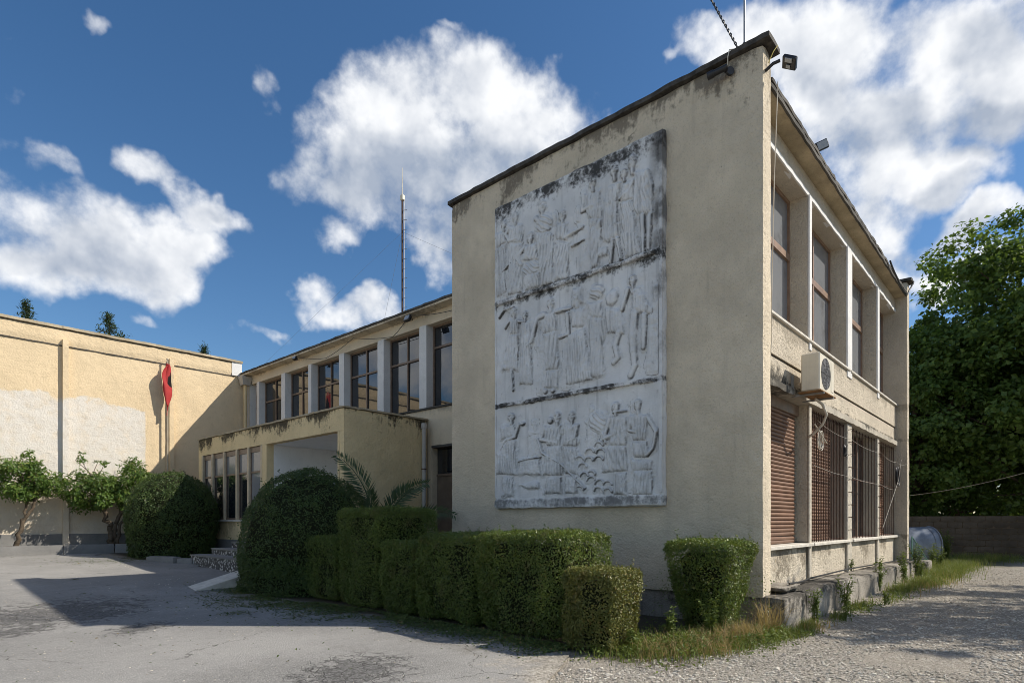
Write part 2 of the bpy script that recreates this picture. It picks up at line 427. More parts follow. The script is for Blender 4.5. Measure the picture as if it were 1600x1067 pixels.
def hall_patch(g, P, X, Y, Z, c):
    e = g.math('MULTIPLY', g.math('SUBTRACT', g.noise(P, 1.3, 5, 0.6), 0.5), 1.1)
    a = g.mapr(g.math('ADD', Z, e), 5.52, 5.62, 1, 0)
    b = g.mapr(g.math('ADD', X, g.math('MULTIPLY', e, 0.12)), -1.46, -1.40, 1, 0)
    k = g.math('MULTIPLY', g.math('MULTIPLY', a, b), g.mapr(g.noise(P, 2.2, 5, 0.65), 0.25, 0.55, 0.55, 1.0))
    k = g.math('MULTIPLY', k, g.mapr(Z, 2.2, 3.2, 0.55, 0.95))
    return g.mix(k, c, (0.66, 0.625, 0.57))
M['hall'] = plaster('hall_render', (0.70, 0.555, 0.36), grain=20, gdep=0.020, gstr=0.8, blotch=0.07, streak=0.06, speck=0.20, pits=0.3, patch=hall_patch)
M['porch'] = plaster('porch_render', (0.74, 0.59, 0.345), grain=22, gdep=0.024, gstr=0.9, blotch=0.10, streak=0.16,
                     dirt=((4.30, 0.8, 0.95, (0.05, 0.042, 0.03)), (1.4, 0.6, 0.5, (0.2, 0.15, 0.08))))
M['wing'] = plaster('wing_render', (0.68, 0.58, 0.43), grain=45, gdep=0.010, gstr=0.55, blotch=0.10, streak=0.2,
                    dirt=((7.36, 0.28, 0.55, (0.14, 0.11, 0.08)), (4.60, 0.4, 0.5, (0.2, 0.19, 0.17))))
M['pier'] = plaster('white_pier_render', (0.72, 0.71, 0.69), grain=50, gdep=0.006, blotch=0.08, streak=0.14)
M['white'] = plaster('white_wall_paint', (0.87, 0.865, 0.855), grain=60, gdep=0.003, blotch=0.04, streak=0.05)
M['concrete'] = plaster('weathered_concrete', (0.34, 0.31, 0.265), grain=40, gdep=0.025, gstr=1.0, blotch=0.4, streak=0.85, speck=0.6, pits=0.9, dirt=((0.46, 0.6, 0.9, (0.06, 0.055, 0.048)),))
M['kerb'] = plaster('kerb_concrete', (0.225, 0.22, 0.21), grain=60, gdep=0.008, blotch=0.2, streak=0.2)
M['sill'] = simple('sill_stone', (0.60, 0.56, 0.49), 0.7, 0.3, var=0.18, vscale=5, bump=0.2)
M['frame'] = simple('brown_window_frame', (0.27, 0.175, 0.12), 0.45, 0.4, var=0.2, vscale=8)
M['frame_dark'] = simple('dark_window_frame', (0.20, 0.14, 0.10), 0.45, 0.4, var=0.25, vscale=8)
M['frame_cream'] = simple('cream_mullion', (0.55, 0.45, 0.31), 0.7, 0.3, var=0.15, vscale=4, bump=0.15)
M['shutter'] = simple('brown_shutter', (0.215, 0.118, 0.074), 0.5, 0.35, var=0.25, vscale=3, streak=0.25, per_object=0.35)
M['bar'] = simple('rusty_bar', (0.085, 0.045, 0.03), 0.7, 0.3, var=0.4, vscale=20)
M['bar_cream'] = simple('painted_bar', (0.50, 0.45, 0.37), 0.6, 0.3, var=0.25, vscale=18)
M['metal_dark'] = simple('black_plastic', (0.018, 0.018, 0.02), 0.4, 0.5, var=0.2)
M['metal_grey'] = simple('galvanised_metal', (0.33, 0.34, 0.35), 0.45, 0.5, metal=0.6, var=0.2)
M['ac'] = simple('ac_casing', (0.66, 0.61, 0.50), 0.5, 0.4, var=0.07, vscale=4, streak=0.2)
M['ac_dark'] = simple('ac_fan_grille', (0.13, 0.13, 0.135), 0.6, 0.3)
M['rust'] = simple('rusty_tray', (0.26, 0.15, 0.07), 0.85, 0.2, var=0.4, vscale=12, bump=0.3)
M['pipe'] = simple('grey_plastic_pipe', (0.50, 0.47, 0.42), 0.55, 0.35, var=0.12, streak=0.2)
M['cable_grey'] = simple('grey_cable', (0.33, 0.30, 0.26), 0.6, 0.3)
M['cable_white'] = simple('white_cable', (0.62, 0.58, 0.50), 0.5, 0.3)
M['lens'] = simple('lamp_glass', (0.34, 0.35, 0.36), 0.25, 0.6, var=0.1)
M['bark'] = simple('bark', (0.11, 0.085, 0.06), 0.9, 0.15, var=0.4, vscale=14, bump=0.6, bscale=40)
M['twig'] = simple('hedge_wood', (0.022, 0.026, 0.012), 0.95, 0.1, var=0.4, vscale=20)
M['soil'] = simple('soil', (0.10, 0.078, 0.055), 0.95, 0.1, var=0.35, vscale=7, bump=0.5, bscale=30)
M['flagpole'] = simple('flagpole_paint', (0.45, 0.38, 0.28), 0.5, 0.4)
M['door'] = simple('brown_door', (0.17, 0.125, 0.09), 0.6, 0.3, var=0.2, vscale=3)
M['curtain'] = simple('curtain', (0.30, 0.29, 0.28), 0.9, 0.1)

def glass(name, tint=(0.014, 0.017, 0.022), ior=1.95, rough=0.02):
    m, g, p = new_mat(name, rough, 0.5)
    P = g.pos()
    p.inputs['IOR'].default_value = ior
    d = g.noise(P, 2.5, 5, 0.6)
    g.put(g.mix(g.mapr(d, 0.5, 0.8, 0, 0.5), tint, (0.05, 0.047, 0.042)), p.inputs['Base Color'])
    g.put(g.math('MULTIPLY_ADD', g.mapr(d, 0.55, 0.8), 0.10, rough), p.inputs['Roughness'])
    g.put(g.bump(g.noise(P, 1.4, 2), 0.06, 0.02), p.inputs['Normal'])
    return m
M['glass'] = glass('dark_window_glass')
M['glass_grey'] = glass('curtained_window_glass', (0.20, 0.21, 0.225), 1.7, 0.05)
M['glass_frost'] = glass('frosted_window_glass', (0.20, 0.205, 0.21), 1.6, 0.12)
# ------------------------------------------------------------------ ground
def gz(x, y):
    """yard level: flat by the end block, rising gently towards the hall"""
    t = np.minimum(np.asarray(y, float), 24.0) - 7.5
    return 0.04 * (t + np.sqrt(t * t + 1.5)) / 2
def gzf(x, y): return float(gz(x, y))

def ground_mat():
    m, g, p = new_mat('gravel_ground', 0.95, 0.15); P = g.pos(); X, Y, Z = g.xyz(P)
    v = g.node('ShaderNodeTexVoronoi'); g.put(P, v.inputs['Vector']); v.inputs['Scale'].default_value = 30
    v2 = g.node('ShaderNodeTexVoronoi'); g.put(P, v2.inputs['Vector']); v2.inputs['Scale'].default_value = 75
    stone = g.mix(g.xyz(v.outputs['Color'])[0], (0.27, 0.24, 0.195), (0.54, 0.495, 0.425))
    stone = g.mix(g.mapr(v2.outputs['Distance'], 0.2, 0.7, 0, 0.5), stone, (0.22, 0.195, 0.16))
    big = g.noise(P, 0.5, 6, 0.65); mid = g.noise(P, 2.3, 5, 0.6)
    c = g.mix(g.mapr(big, 0.35, 0.65, 0, 0.45), stone, (0.335, 0.30, 0.25))
    c = g.mix(g.mapr(mid, 0.55, 0.75, 0, 0.55), c, (0.20, 0.175, 0.14))
    # earth under the hedges and plant beds, rough grass further off
    bed = g.math('MULTIPLY', g.mapr(g.math('ADD', X, g.math('MULTIPLY', mid, 0.5)), -3.0, -2.5), g.mapr(X, 1.9, 2.0, 1, 0))
    bed = g.math('MULTIPLY', bed, g.mapr(g.math('ADD', Y, g.math('MULTIPLY', mid, 0.9)), -0.1, 0.7))
    c = g.mix(bed, c, g.mix(mid, (0.055, 0.048, 0.032), (0.12, 0.10, 0.07)))
    far = g.mapr(g.math('ADD', X, g.math('MULTIPLY', mid, 2.0)), 17.0, 18.5)
    far = g.math('MULTIPLY', far, g.mapr(Y, -2.6, -1.2))
    c = g.mix(far, c, g.mix(mid, (0.04, 0.055, 0.02), (0.13, 0.12, 0.06)))
    g.put(c, p.inputs['Base Color'])
    h = g.math('ADD', g.math('SUBTRACT', 1.0, v.outputs['Distance']), g.math('MULTIPLY', v2.outputs['Distance'], -0.5))
    g.put(g.bump(h, 0.8, 0.03, g.bump(mid, 0.5, 0.08)), p.inputs['Normal'])
    return m
def asphalt_mat():
    m, g, p = new_mat('worn_asphalt', 0.9, 0.2); P = g.pos(); X, Y, Z = g.xyz(P)
    agg = g.node('ShaderNodeTexVoronoi'); g.put(P, agg.inputs['Vector']); agg.inputs['Scale'].default_value = 48
    fine = g.noise(P, 75, 4, 0.75); mid = g.noise(P, 3.1, 6, 0.65); big = g.noise(P, 0.42, 5, 0.6)
    c = g.mix(g.xyz(agg.outputs['Color'])[0], (0.20, 0.192, 0.18), (0.51, 0.487, 0.45))
    c = g.mix(g.mapr(fine, 0.35, 0.7, 0, 0.6), (0.19, 0.185, 0.175), c)
    c = g.mix(g.mapr(big, 0.38, 0.66, 0, 0.45), c, (0.40, 0.385, 0.36))
    c = g.mix(g.mapr(mid, 0.56, 0.74, 0, 0.5), c, (0.21, 0.20, 0.188))
    spk = g.voro(P, 7, 'F1'); c = g.mix(g.mapr(spk, 0.03, 0.10, 0.85, 0), c, (0.09, 0.085, 0.078))
    # broken, patched places
    worn = None
    for cx, cy, r in ((-5.25, 2.15, 0.55), (-6.5, 8.6, 1.1), (-6.05, 8.0, 0.5), (-5.9, 6.4, 0.35), (-7.1, 7.3, 0.4)):
        q = g.mapping(P, (cx, cy, 0), (0, 0, 0.7), (r * 1.5, r, 50), 'TEXTURE')
        d = g.math('SUBTRACT', 1.0, g.vmath('LENGTH', q))
        worn = d if worn is None else g.math('MAXIMUM', worn, d)
    e = g.math('MULTIPLY', g.math('SUBTRACT', g.noise(P, 6, 7, 0.75), 0.5), 4.2)
    wm = g.mapr(g.math('ADD', worn, e), 0.2, 0.36)
    crk = g.voro(g.vmath('ADD', P, g.vmath('SCALE', g.noise(P, 5, 3, color=True), 0.12)), 5.5, 'DISTANCE_TO_EDGE')
    cm = g.math('MULTIPLY', g.mapr(crk, 0.0, 0.045, 1, 0), g.mapr(worn, -0.5, 0.2))
    c = g.mix(g.math('MULTIPLY', wm, 0.8), c, g.mix(g.xyz(agg.outputs['Color'])[1], (0.045, 0.043, 0.04), (0.17, 0.165, 0.16)))
    c = g.mix(g.math('MULTIPLY', cm, 0.75), c, (0.06, 0.056, 0.05))
    # the asphalt breaks up into gravel towards the drive
    ed = g.math('ADD', g.math('MULTIPLY', g.math('ADD', X, 3.15), 0.547), g.math('MULTIPLY', g.math('SUBTRACT', Y, 1.1), -0.837))
    ed = g.math('ADD', ed, g.math('MULTIPLY', g.math('SUBTRACT', g.noise(P, 2.6, 7, 0.75), 0.5), 2.6))
    c = g.mix(g.mapr(ed, -0.75, -0.1, 0, 0.95), c, g.mix(g.xyz(agg.outputs['Color'])[2], (0.22, 0.195, 0.16), (0.52, 0.475, 0.405)))
    # long wandering cracks, and earth washed over the edge by the beds
    lc = g.voro(g.vmath('ADD', P, g.vmath('SCALE', g.noise(P, 1.2, 5, 0.65, color=True), 0.9)), 0.33, 'DISTANCE_TO_EDGE')
    c = g.mix(g.math('MULTIPLY', g.mapr(lc, 0.0, 0.006, 0.8, 0), g.mapr(g.noise(P, 0.8, 3), 0.42, 0.58)), c, (0.07, 0.065, 0.058))
    wash = g.math('ADD', X, g.math('MULTIPLY', g.math('SUBTRACT', g.noise(P, 2.2, 6, 0.7), 0.5), 2.4))
    c = g.mix(g.math('MULTIPLY', g.mapr(wash, -4.0, -2.9, 0, 0.75), g.mapr(Y, 9.5, 10.5, 1, 0.2)), c, (0.125, 0.11, 0.085))
    g.put(c, p.inputs['Base Color'])
    h = g.math('ADD', g.math('MULTIPLY', agg.outputs['Distance'], -1.0), g.math('ADD', fine, g.math('MULTIPLY', wm, -1.2)))
    h = g.math('ADD', h, g.math('MULTIPLY', cm, -1.5))
    g.put(g.bump(h, 0.55, 0.008, g.bump(mid, 0.3, 0.02)), p.inputs['Normal'])
    return m
M['ground'] = ground_mat(); M['asphalt'] = asphalt_mat()

def grid_sheet(name, xs, ys, zf, mat):
    XX, YY = np.meshgrid(xs, ys, indexing='ij'); ZZ = zf(XX, YY)
    V = np.stack([XX, YY, ZZ], -1).reshape(-1, 3)
    a, b = len(xs), len(ys); I = np.arange(a * b).reshape(a, b)
    F = np.stack([I[:-1, :-1], I[1:, :-1], I[1:, 1:], I[:-1, 1:]], -1).reshape(-1, 4)
    return link(name, np_mesh(name, V, F, True), mat)
def spaced(lo, n0, n1, hi, step):
    return np.concatenate([-np.geomspace(-lo, -n0, 14)[:-1], np.arange(n0, n1, step), np.geomspace(n1, hi, 14)])
def ground_z(x, y):
    P = np.stack([x.ravel(), y.ravel(), 0 * x.ravel()], 1)
    near = np.clip(1 - np.abs(P[:, 1]) / 60, 0, 1)
    b = (0.012 * vnoise(P, 1.1, 3) + 0.008 * vnoise(P, 3.3, 4)) * near
    # low gravel berm along the edge of the drive
    return (gz(x, y) - 0.022 + b.reshape(x.shape) * np.where(x > -2.9, 1, 0.3))
tag(grid_sheet('ground', spaced(-900, -14, 40, 900, 0.25), spaced(-900, -14, 30, 900, 0.25), ground_z, M['ground']), kind='structure')

def asphalt_edge(y):
    pts = [(-9, -19), (-0.5, -5.6), (0.5, -4.15), (1.1, -3.15), (2.5, -3.05), (6.0, -3.05), (8.0, -3.35), (9.3, -2.9), (10.0, -2.3), (14.4, -2.15), (16.0, -2.7), (17.0, -3.0), (18.6, -3.4)]
    return np.interp(y, [p[0] for p in pts], [p[1] for p in pts])
def asphalt():
    ys = np.arange(-9, 19.45, 0.16); nx = 120
    V = []; top = asphalt_edge(ys)
    top = top + 0.28 * vnoise(np.stack([ys, 0 * ys, 0 * ys], 1), 1.3, 9) + 0.12 * vnoise(np.stack([ys, 0 * ys, 0 * ys], 1), 7, 8)
    t = np.linspace(0, 1, nx) ** 1.6
    X = top[:, None] - (top[:, None] + 34) * t[None, :]
    Y = np.repeat(ys[:, None], nx, 1)
    Z = gz(X, Y)
    V = np.stack([X, Y, Z], -1).reshape(-1, 3); I = np.arange(len(ys) * nx).reshape(len(ys), nx)
    F = np.stack([I[:-1, :-1], I[1:, :-1], I[1:, 1:], I[:-1, 1:]], -1).reshape(-1, 4)
    # worn edge drops to the ground
    o = link('asphalt_yard', np_mesh('asphalt_yard', V, F, True), M['asphalt'])
    return tag(o, kind='structure')
asphalt()

# ------------------------------------------------------------------ end block with the relief
GW, LEN, GLEN, ZT = 0.33, 11.30, 6.49, 8.21
blk = thing('end_block', 'two-storey cream end block with shuttered windows and concrete eave', 'building')
def subdiv_wall(name, mat, parent, x0, x1, y0, y1, z0, z1, step=0.15, amp=0.006, seed=1):
    return rough_box(name, mat, parent, x0, x1, y0, y1, z0, z1, step, amp, 0.012, seed)
# the gable stands on a recessed foot, its arris chipped near the base
subdiv_wall('gable_wall', M['gable'], blk, 0, GW, 0, GLEN, 0.40, ZT, 0.13, 0.006, 3)
box('wall_foot', M['concrete'], blk, 0.05, GW - 0.03, 0.02, GLEN - 0.02, -0.3, 0.42)
subdiv_wall('end_wall', M['facade'], blk, LEN, LEN + 0.34, 0, GLEN, -0.2, ZT, 0.16, 0.006, 4)
for x0, x1, nm in ((-0.07, GW + 0.07, 'gable'), (LEN - 0.07, LEN + 0.41, 'far')):
    rough_box('parapet_cap', M['cap'], blk, x0, x1, -0.11, GLEN + 0.07, ZT + 0.003, ZT + 0.085, 0.1, 0.010, 0.006, 5)
box('rear_wall', M['facade'], blk, GW, LEN, GLEN - 0.25, GLEN - 0.003, -0.2, 7.79)
# eave slab and roof
rough_box('eave_slab', M['soffit'], blk, GW + 0.003, LEN - 0.003, 0.03, GLEN - 0.02, 7.795, 7.85, 0.2, 0.004, 0.004, 6)
rough_box('roof_edge', M['roofedge'], blk, GW + 0.004, LEN - 0.004, -0.012, GLEN - 0.03, 7.853, 7.93, 0.09, 0.014, 0.012, 7)
rough_box('eave_lip', M['roofedge'], blk, GW + 0.004, LEN - 0.004, -0.006, 0.045, 7.775, 7.852, 0.08, 0.008, 0.010, 8)
FY = 0.30
box('lintel_band', M['facade'], blk, GW, LEN, FY, 0.98, 7.40, 7.793)
rough_box('lintel_edge', M['pier'], blk, GW + 0.002, LEN - 0.002, FY - 0.028, FY + 0.06, 7.398, 7.49, 0.12, 0.006, 0.006, 9)
BAYS = [(GW, 3.07), (3.21, 5.80), (6.19, 8.79), (9.01, LEN)]
for i, (a, b) in enumerate(((3.07, 3.21), (5.80, 6.19), (8.79, 9.01))):
    box('upper_pier', M['facade'], blk, a, b, FY - 0.01, 0.66, 4.74, 7.399)
    f = MB().bbox(a - 0.002, b + 0.002, FY - 0.05, FY - 0.011, 4.60, 7.42, 0.006); f.build('pier_face', M['pier'], blk)
    box('lower_pier', M['facade'], blk, a, b, FY - 0.008, 0.66, 0.3, 3.60)
    MB().bbox(a + 0.0, b - 0.0, FY - 0.045, FY - 0.010, 0.35, 3.59, 0.008).build('pier_strip', M['bar_cream'], blk)
box('upper_spandrel', M['facade'], blk, GW, LEN, FY - 0.03, 0.9, 4.145, 4.735)
box('groove', M['cap'], blk, GW, LEN, FY + 0.0, 0.88, 4.105, 4.147)
box('lower_spandrel', M['facade'], blk, GW, LEN, FY - 0.012, 0.9, 3.72, 4.107)
rough_box('ledge', M['ledge'], blk, GW + 0.002, LEN - 0.03, FY - 0.10, 0.9, 3.60, 3.73, 0.12, 0.010, 0.012, 12)
for a, b in ((GW + 0.002, 5.96), (6.06, 8.9), (8.96, LEN - 0.01)):
    MB().bbox(a, b, FY - 0.075, 0.62, 4.738, 4.79, 0.008).build('window_sill', M['sill'], blk)
for a, b in ((GW + 0.002, 3.18), (3.24, 6.02), (6.16, 8.9), (8.98, LEN - 0.02)):
    MB().bbox(a, b, FY - 0.095, 0.66, 1.035, 1.095, 0.008).build('window_sill', M['sill'], blk)
    rough_box('dado_panel', M['facade'], blk, a + 0.03, b - 0.03, FY + 0.005, 0.8, -0.1, 1.033, 0.14, 0.005, 0.008, int(a * 10) + 3)
box('dado_backing', M['concrete'], blk, GW, LEN, FY + 0.05, 0.7, -0.2, 1.03)

def pane(parent, mat, x0, x1, y0, y1, z0, z1, tilt=0.003):
    """a thin sheet of glass, each set a hair out of true"""
    m = MB().box(x0, x1, y0, y1, z0, z1)
    c = Vector(((x0 + x1) / 2, (y0 + y1) / 2, (z0 + z1) / 2))
    T = Matrix.Translation(c) @ Euler((rnd.gauss(0, tilt), rnd.gauss(0, tilt), rnd.gauss(0, tilt))).to_matrix().to_4x4() @ Matrix.Translation(-c)
    return m.xf(T).build('pane', mat, parent)

# upper windows: brown frame, transom and centre mullion, four panes
for i, (a, b) in enumerate(BAYS):
    y0 = 0.60; z0, z1, zt = 4.79, 7.398, 6.33; xm = (a + b) / 2
    fr = MB()
    for q in ((a, a + 0.06, z0, z1), (b - 0.06, b, z0, z1)): fr.box(q[0], q[1], y0 - 0.01, y0 + 0.06, q[2], q[3])
    fr.box(a + 0.06, b - 0.06, y0 - 0.01, y0 + 0.06, z1 - 0.06, z1).box(a + 0.06, b - 0.06, y0 - 0.01, y0 + 0.06, z0, z0 + 0.06)
    fr.box(a + 0.06, b - 0.06, y0 - 0.025, y0 + 0.055, zt - 0.06, zt + 0.06)
    fr.box(xm - 0.045, xm + 0.045, y0 - 0.02, y0 + 0.055, z0 + 0.06, zt - 0.06).box(xm - 0.03, xm + 0.03, y0 - 0.02, y0 + 0.055, zt + 0.06, z1 - 0.06)
    w = fr.build('window', M['frame'], blk)
    for xa, xb in ((a + 0.06, xm - 0.03), (xm + 0.03, b - 0.06)):
        for za, zb in ((z0 + 0.05, zt - 0.05), (zt + 0.05, z1 - 0.05)):
            pane(w, M['glass_grey'], xa - 0.01, xb + 0.01, y0 + 0.022, y0 + 0.030, za, zb)

# ground floor: roller shutters of separate slats, steel bars in front
slat_bm = {}
def shutter(a, b, z0, z1, y, pitch=0.068, mat='shutter'):
    box_ = MB().box(a, b, y + 0.035, y + 0.045, z0, z1).build('roller_shutter', M['cap'], blk)
    key = round(b - a, 3)
    if key not in slat_bm:
        w = b - a; pr = [(0.012, 0.0), (-0.004, 0.008), (-0.013, pitch * 0.35), (-0.013, pitch * 0.62), (-0.004, pitch - 0.010), (0.012, pitch - 0.004)]
        m = MB().prism([(p, q) for p, q in pr], 0, w, axis='x'); slat_bm[key] = m.mesh('slat')
    for k in range(int((z1 - z0) / pitch)):
        o = link('slat', slat_bm[key], M[mat], box_); o.location = (a, y + 0.014 + rnd.uniform(-0.001, 0.001), z0 + k * pitch)
        o.rotation_euler = (rnd.uniform(-0.05, 0.05), rnd.gauss(0, 0.0015) + (0.008 if rnd.random() < 0.06 else 0), 0)
    return box_
shutter(1.36, 2.93, 1.10, 3.42, 0.46)
MB().bbox(GW + 0.1, 3.05, 0.43, 0.62, 3.40, 3.6, 0.01).build('shutter_box', M['frame_dark'], blk)
MB().bbox(1.20, 1.36, 0.42, 0.50, 1.10, 3.42, 0.01).build('shutter_guide', M['shutter'], blk)
shutter(0.40, 1.19, 1.75, 3.42, 0.48)
shutter(3.30, 5.25, 1.10, 3.55, 0.47)
for a, b in ((6.25, 6.9),): shutter(a, b, 2.9, 3.55, 0.5)
shutter(9.4, 11.1, 1.10, 3.55, 0.52)
MB().bbox(GW + 0.01, LEN - 0.01, 0.66, 0.72, 1.1, 3.6, 0.01).build('blind_wall', M['frame_dark'], blk)
# windows behind the bars in the third and fourth bay
for a, b in ((5.28, 5.78), (6.24, 8.77), (9.03, LEN - 0.02)):
    fr = MB(); n = max(1, int((b - a) / 0.62))
    for k in range(n + 1):
        x = a + (b - a - 0.06) * k / n; fr.box(x, x + 0.06, 0.565, 0.63, 1.10, 3.55)
    w = fr.build('window', M['frame_dark'], blk)
    for k in range(n):
        x = a + (b - a - 0.06) * k / n; pane(w, M['glass'], x + 0.055, x + (b - a - 0.06) / n + 0.005, 0.60, 0.608, 1.1, 3.55)
MB().bbox(6.85, 6.99, 0.47, 0.53, 1.12, 3.35, 0.01).build('window_post', M['frame'], blk)
MB().bbox(9.75, 9.86, 0.45, 0.51, 1.12, 3.45, 0.01).build('window_post', M['frame'], blk)
MB().bbox(6.45, 6.62, 0.50, 0.56, 1.12, 3.2, 0.02).build('roller_blind', M['metal_grey'], blk)
def grille(a, b, y, z0, z1, pitch):
    rail = lambda z: MB().box(a, b, y - 0.006, y + 0.006, z - 0.012, z + 0.012)
    g_ = rail(z0 + 0.03).build('security_grille', M['bar'], blk)
    for z in ((z0 + z1) / 2 + 0.1, z1 - 0.03): rail(z).build('rail', M['bar'], g_)
    me = MB().tube([(0, 0, 0), (0, 0, z1 - z0)], 0.0085, 6).mesh('bar'); n = int((b - a) / pitch)
    for k in range(n + 1):
        o = link('bar', me, M['bar'], g_); o.location = (a + (b - a) * k / n, y - 0.014, z0); o.rotation_euler = (rnd.uniform(-.002, .002), rnd.uniform(-.004, .004), 0)
grille(3.27, 5.76, 0.33, 1.10, 3.57, 0.115)
grille(6.25, 8.74, 0.33, 1.10, 3.57, 0.30)
grille(9.07, LEN - 0.05, 0.33, 1.10, 3.57, 0.26)
for x in (5.86, 6.14, 8.84, 8.98):            # short steel pegs welded to the piers
    for z in np.arange(1.3, 3.5, 0.27):
        MB().tube([(x, FY - 0.03, z), (x + 0.02, FY - 0.12, z + 0.01)], 0.008, 5).build('peg', M['bar'], blk)

# concrete bench-like footing along the facade
foot = thing('concrete_footing', 'stained concrete footing ledge running along under the shuttered windows', 'ledge')
edges = [0.02, 1.05, 2.75, 4.4, 6.05, 6.6, 8.2, 9.9, 11.62]
for i in range(len(edges) - 1):
    yy = -0.30 + rnd.uniform(-0.01, 0.015) + 0.016 * i; zz = 0.43 + (0.03 if i in (1, 2) else 0) - 0.008 * i
    rough_box('footing_block', M['concrete'], foot, edges[i] + 0.004, edges[i + 1] - 0.004, yy, 0.33, -0.25, zz, 0.09, 0.013, 0.025, 30 + i)
lid = rough_box('cover_slab', M['concrete'], foot, 0.42, 1.25, -0.16, 0.26, 0.475, 0.535, 0.08, 0.015, 0.02, 45)
rough_box('cover_slab', M['concrete'], foot, 0.62, 1.5, -0.13, 0.24, 0.432, 0.478, 0.08, 0.012, 0.02, 47)
rough_box('end_stone', M['concrete'], foot, 11.66, 12.5, -0.45, 0.1, -0.2, 0.36, 0.09, 0.02, 0.04, 51)

# ------------------------------------------------------------------ left wing
wing = thing('office_wing', 'long two-storey wing with white piers and wide dark windows', 'building')
WX, W0, W1 = 2.24, GLEN + 0.003, 21.29
box('upper_wall_band', M['wing'], wing, WX + 0.02, WX + 0.5, W0, W1, 6.98, 7.30)
rough_box('eave_slab', M['wing'], wing, 1.93, 10.5, W0, W1 - 0.003, 7.30, 7.36, 0.3, 0.004, 0.004, 60)
rough_box('roof_edge', M['roofedge'], wing, 1.90, 10.5, W0, W1 - 0.006, 7.363, 7.43, 0.14, 0.014, 0.012, 61)
box('spandrel_wall', M['wing'], wing, WX + 0.01, WX + 0.5, W0, W1, 3.58, 4.60)
rough_box('sill_ledge', M['roofedge'], wing, WX - 0.05, WX + 0.42, W0, W1 - 0.003, 4.602, 4.66, 0.16, 0.010, 0.010, 62)
box('ground_wall', M['wing'], wing, WX + 0.01, WX + 0.5, 9.80, W1, -0.2, 3.578)
box('rear_wall', M['wing'], wing, 10.2, 10.5, W0, W1, -0.2, 7.29)
PIERS = [(8.02, 8.30), (9.99, 10.31), (11.99, 12.31), (14.16, 14.46), (16.22, 16.44), (18.10, 18.40), (20.20, 20.42)]
for a, b in PIERS: rough_box('pier', M['pier'], wing, WX - 0.02, WX + 0.34, a, b, 4.661, 6.99, 0.15, 0.004, 0.006, int(a * 10))
box('end_pier', M['pier'], wing, WX, WX + 0.34, 21.0, 21.28, 4.661, 6.99)
SP = [W0] + [q for p in PIERS for q in p] + [21.0]
for i in range(0, len(SP), 2):
    a, b = SP[i], SP[i + 1]; x0 = WX + 0.24; z0, z1, zt = 4.66, 6.98, 6.18 if i > 2 else 6.36; ym = (a + b) / 2
    fr = MB()
    for q in ((a, a + 0.05), (b - 0.05, b)): fr.box(x0 - 0.01, x0 + 0.06, q[0], q[1], z0, z1)
    fr.box(x0 - 0.01, x0 + 0.06, a + 0.06, b - 0.06, z1 - 0.05, z1).box(x0 - 0.01, x0 + 0.06, a + 0.06, b - 0.06, z0, z0 + 0.05)
    fr.box(x0 - 0.02, x0 + 0.055, a + 0.05, b - 0.05, zt - 0.028, zt + 0.028)
    fr.box(x0 - 0.018, x0 + 0.055, ym - 0.022, ym + 0.022, z0 + 0.05, zt - 0.028).box(x0 - 0.018, x0 + 0.055, ym - 0.020, ym + 0.020, zt + 0.028, z1 - 0.05)
    w = fr.build('window', M['frame_dark'], wing)
    for ya, yb in ((a + 0.05, ym), (ym, b - 0.05)):
        for za, zb in ((z0 + 0.04, zt), (zt, z1 - 0.04)):
            pane(w, M['glass'], x0 + 0.022, x0 + 0.030, ya, yb, za, zb, 0.004)
# door beside the block
MB().box(WX + 0.22, WX + 0.28, W0, 7.9, -0.2, 3.57).build('door_surround', M['wing'], wing)
d = MB().box(WX + 0.2, WX + 0.26, 7.9, 9.78, -0.1, 2.74).build('door', M['door'], wing)
MB().box(WX + 0.185, WX + 0.198, 8.78, 8.83, -0.1, 2.74).build('door_stile', M['frame_dark'], d)
pane(wing, M['glass'], WX + 0.21, WX + 0.22, 7.9, 9.78, 2.80, 3.57)
MB().bbox(WX + 0.17, WX + 0.27, 7.9, 9.78, 2.735, 2.80, 0.006).build('door_transom', M['frame_dark'], wing)
rough_box('door_hood', M['roofedge'], wing, WX - 0.04, WX + 0.3, W0, 9.78, 3.50, 3.577, 0.1, 0.01, 0.01, 66)

# ------------------------------------------------------------------ entrance porch
por = thing('entrance_porch', 'yellow flat-roofed entrance porch with deep opening and tall narrow windows', 'building')
PX, P0, P1, ZF = -0.45, 9.93, 19.06, 0.90
rough_box('fascia', M['porch'], por, PX, PX + 0.22, P0, P1, 3.73, 4.285, 0.16, 0.005, 0.008, 70)
rough_box('side_wall', M['porch'], por, PX + 0.003, WX - 0.05, P0 - 0.003, P0 + 0.2, -0.2, 4.283, 0.16, 0.006, 0.008, 71)
box('corner_post', M['porch'], por, PX + 0.001, PX + 0.22, P0 + 0.2, 10.21, 0.2, 3.729)
rough_box('roof_coping', M['coping'], por, PX - 0.04, WX + 0.0, P0 - 0.045, P1 + 0.04, 4.288, 4.345, 0.11, 0.014, 0.010, 72)
box('ceiling', M['white'], por, PX + 0.223, WX, P0 + 0.2, P1 - 0.2, 3.735, 3.80)
box('partition_wall', M['white'], por, PX + 0.222, WX, 14.0, 14.12, ZF, 3.734)
box('jamb', M['porch'], por, PX + 0.002, PX + 0.22, 14.0, 14.32, 0.2, 3.729)
box('back_wall', M['white'], por, WX - 0.1, WX - 0.004, P0 + 0.2, 14.0, ZF, 3.733)
box('floor_slab', M['kerb'], por, PX + 0.004, WX - 0.003, P0 + 0.2, P1 - 0.003, -0.1, ZF)
box('end_wall', M['porch'], por, PX + 0.003, WX, 18.72, P1 - 0.002, 0.1, 4.28)
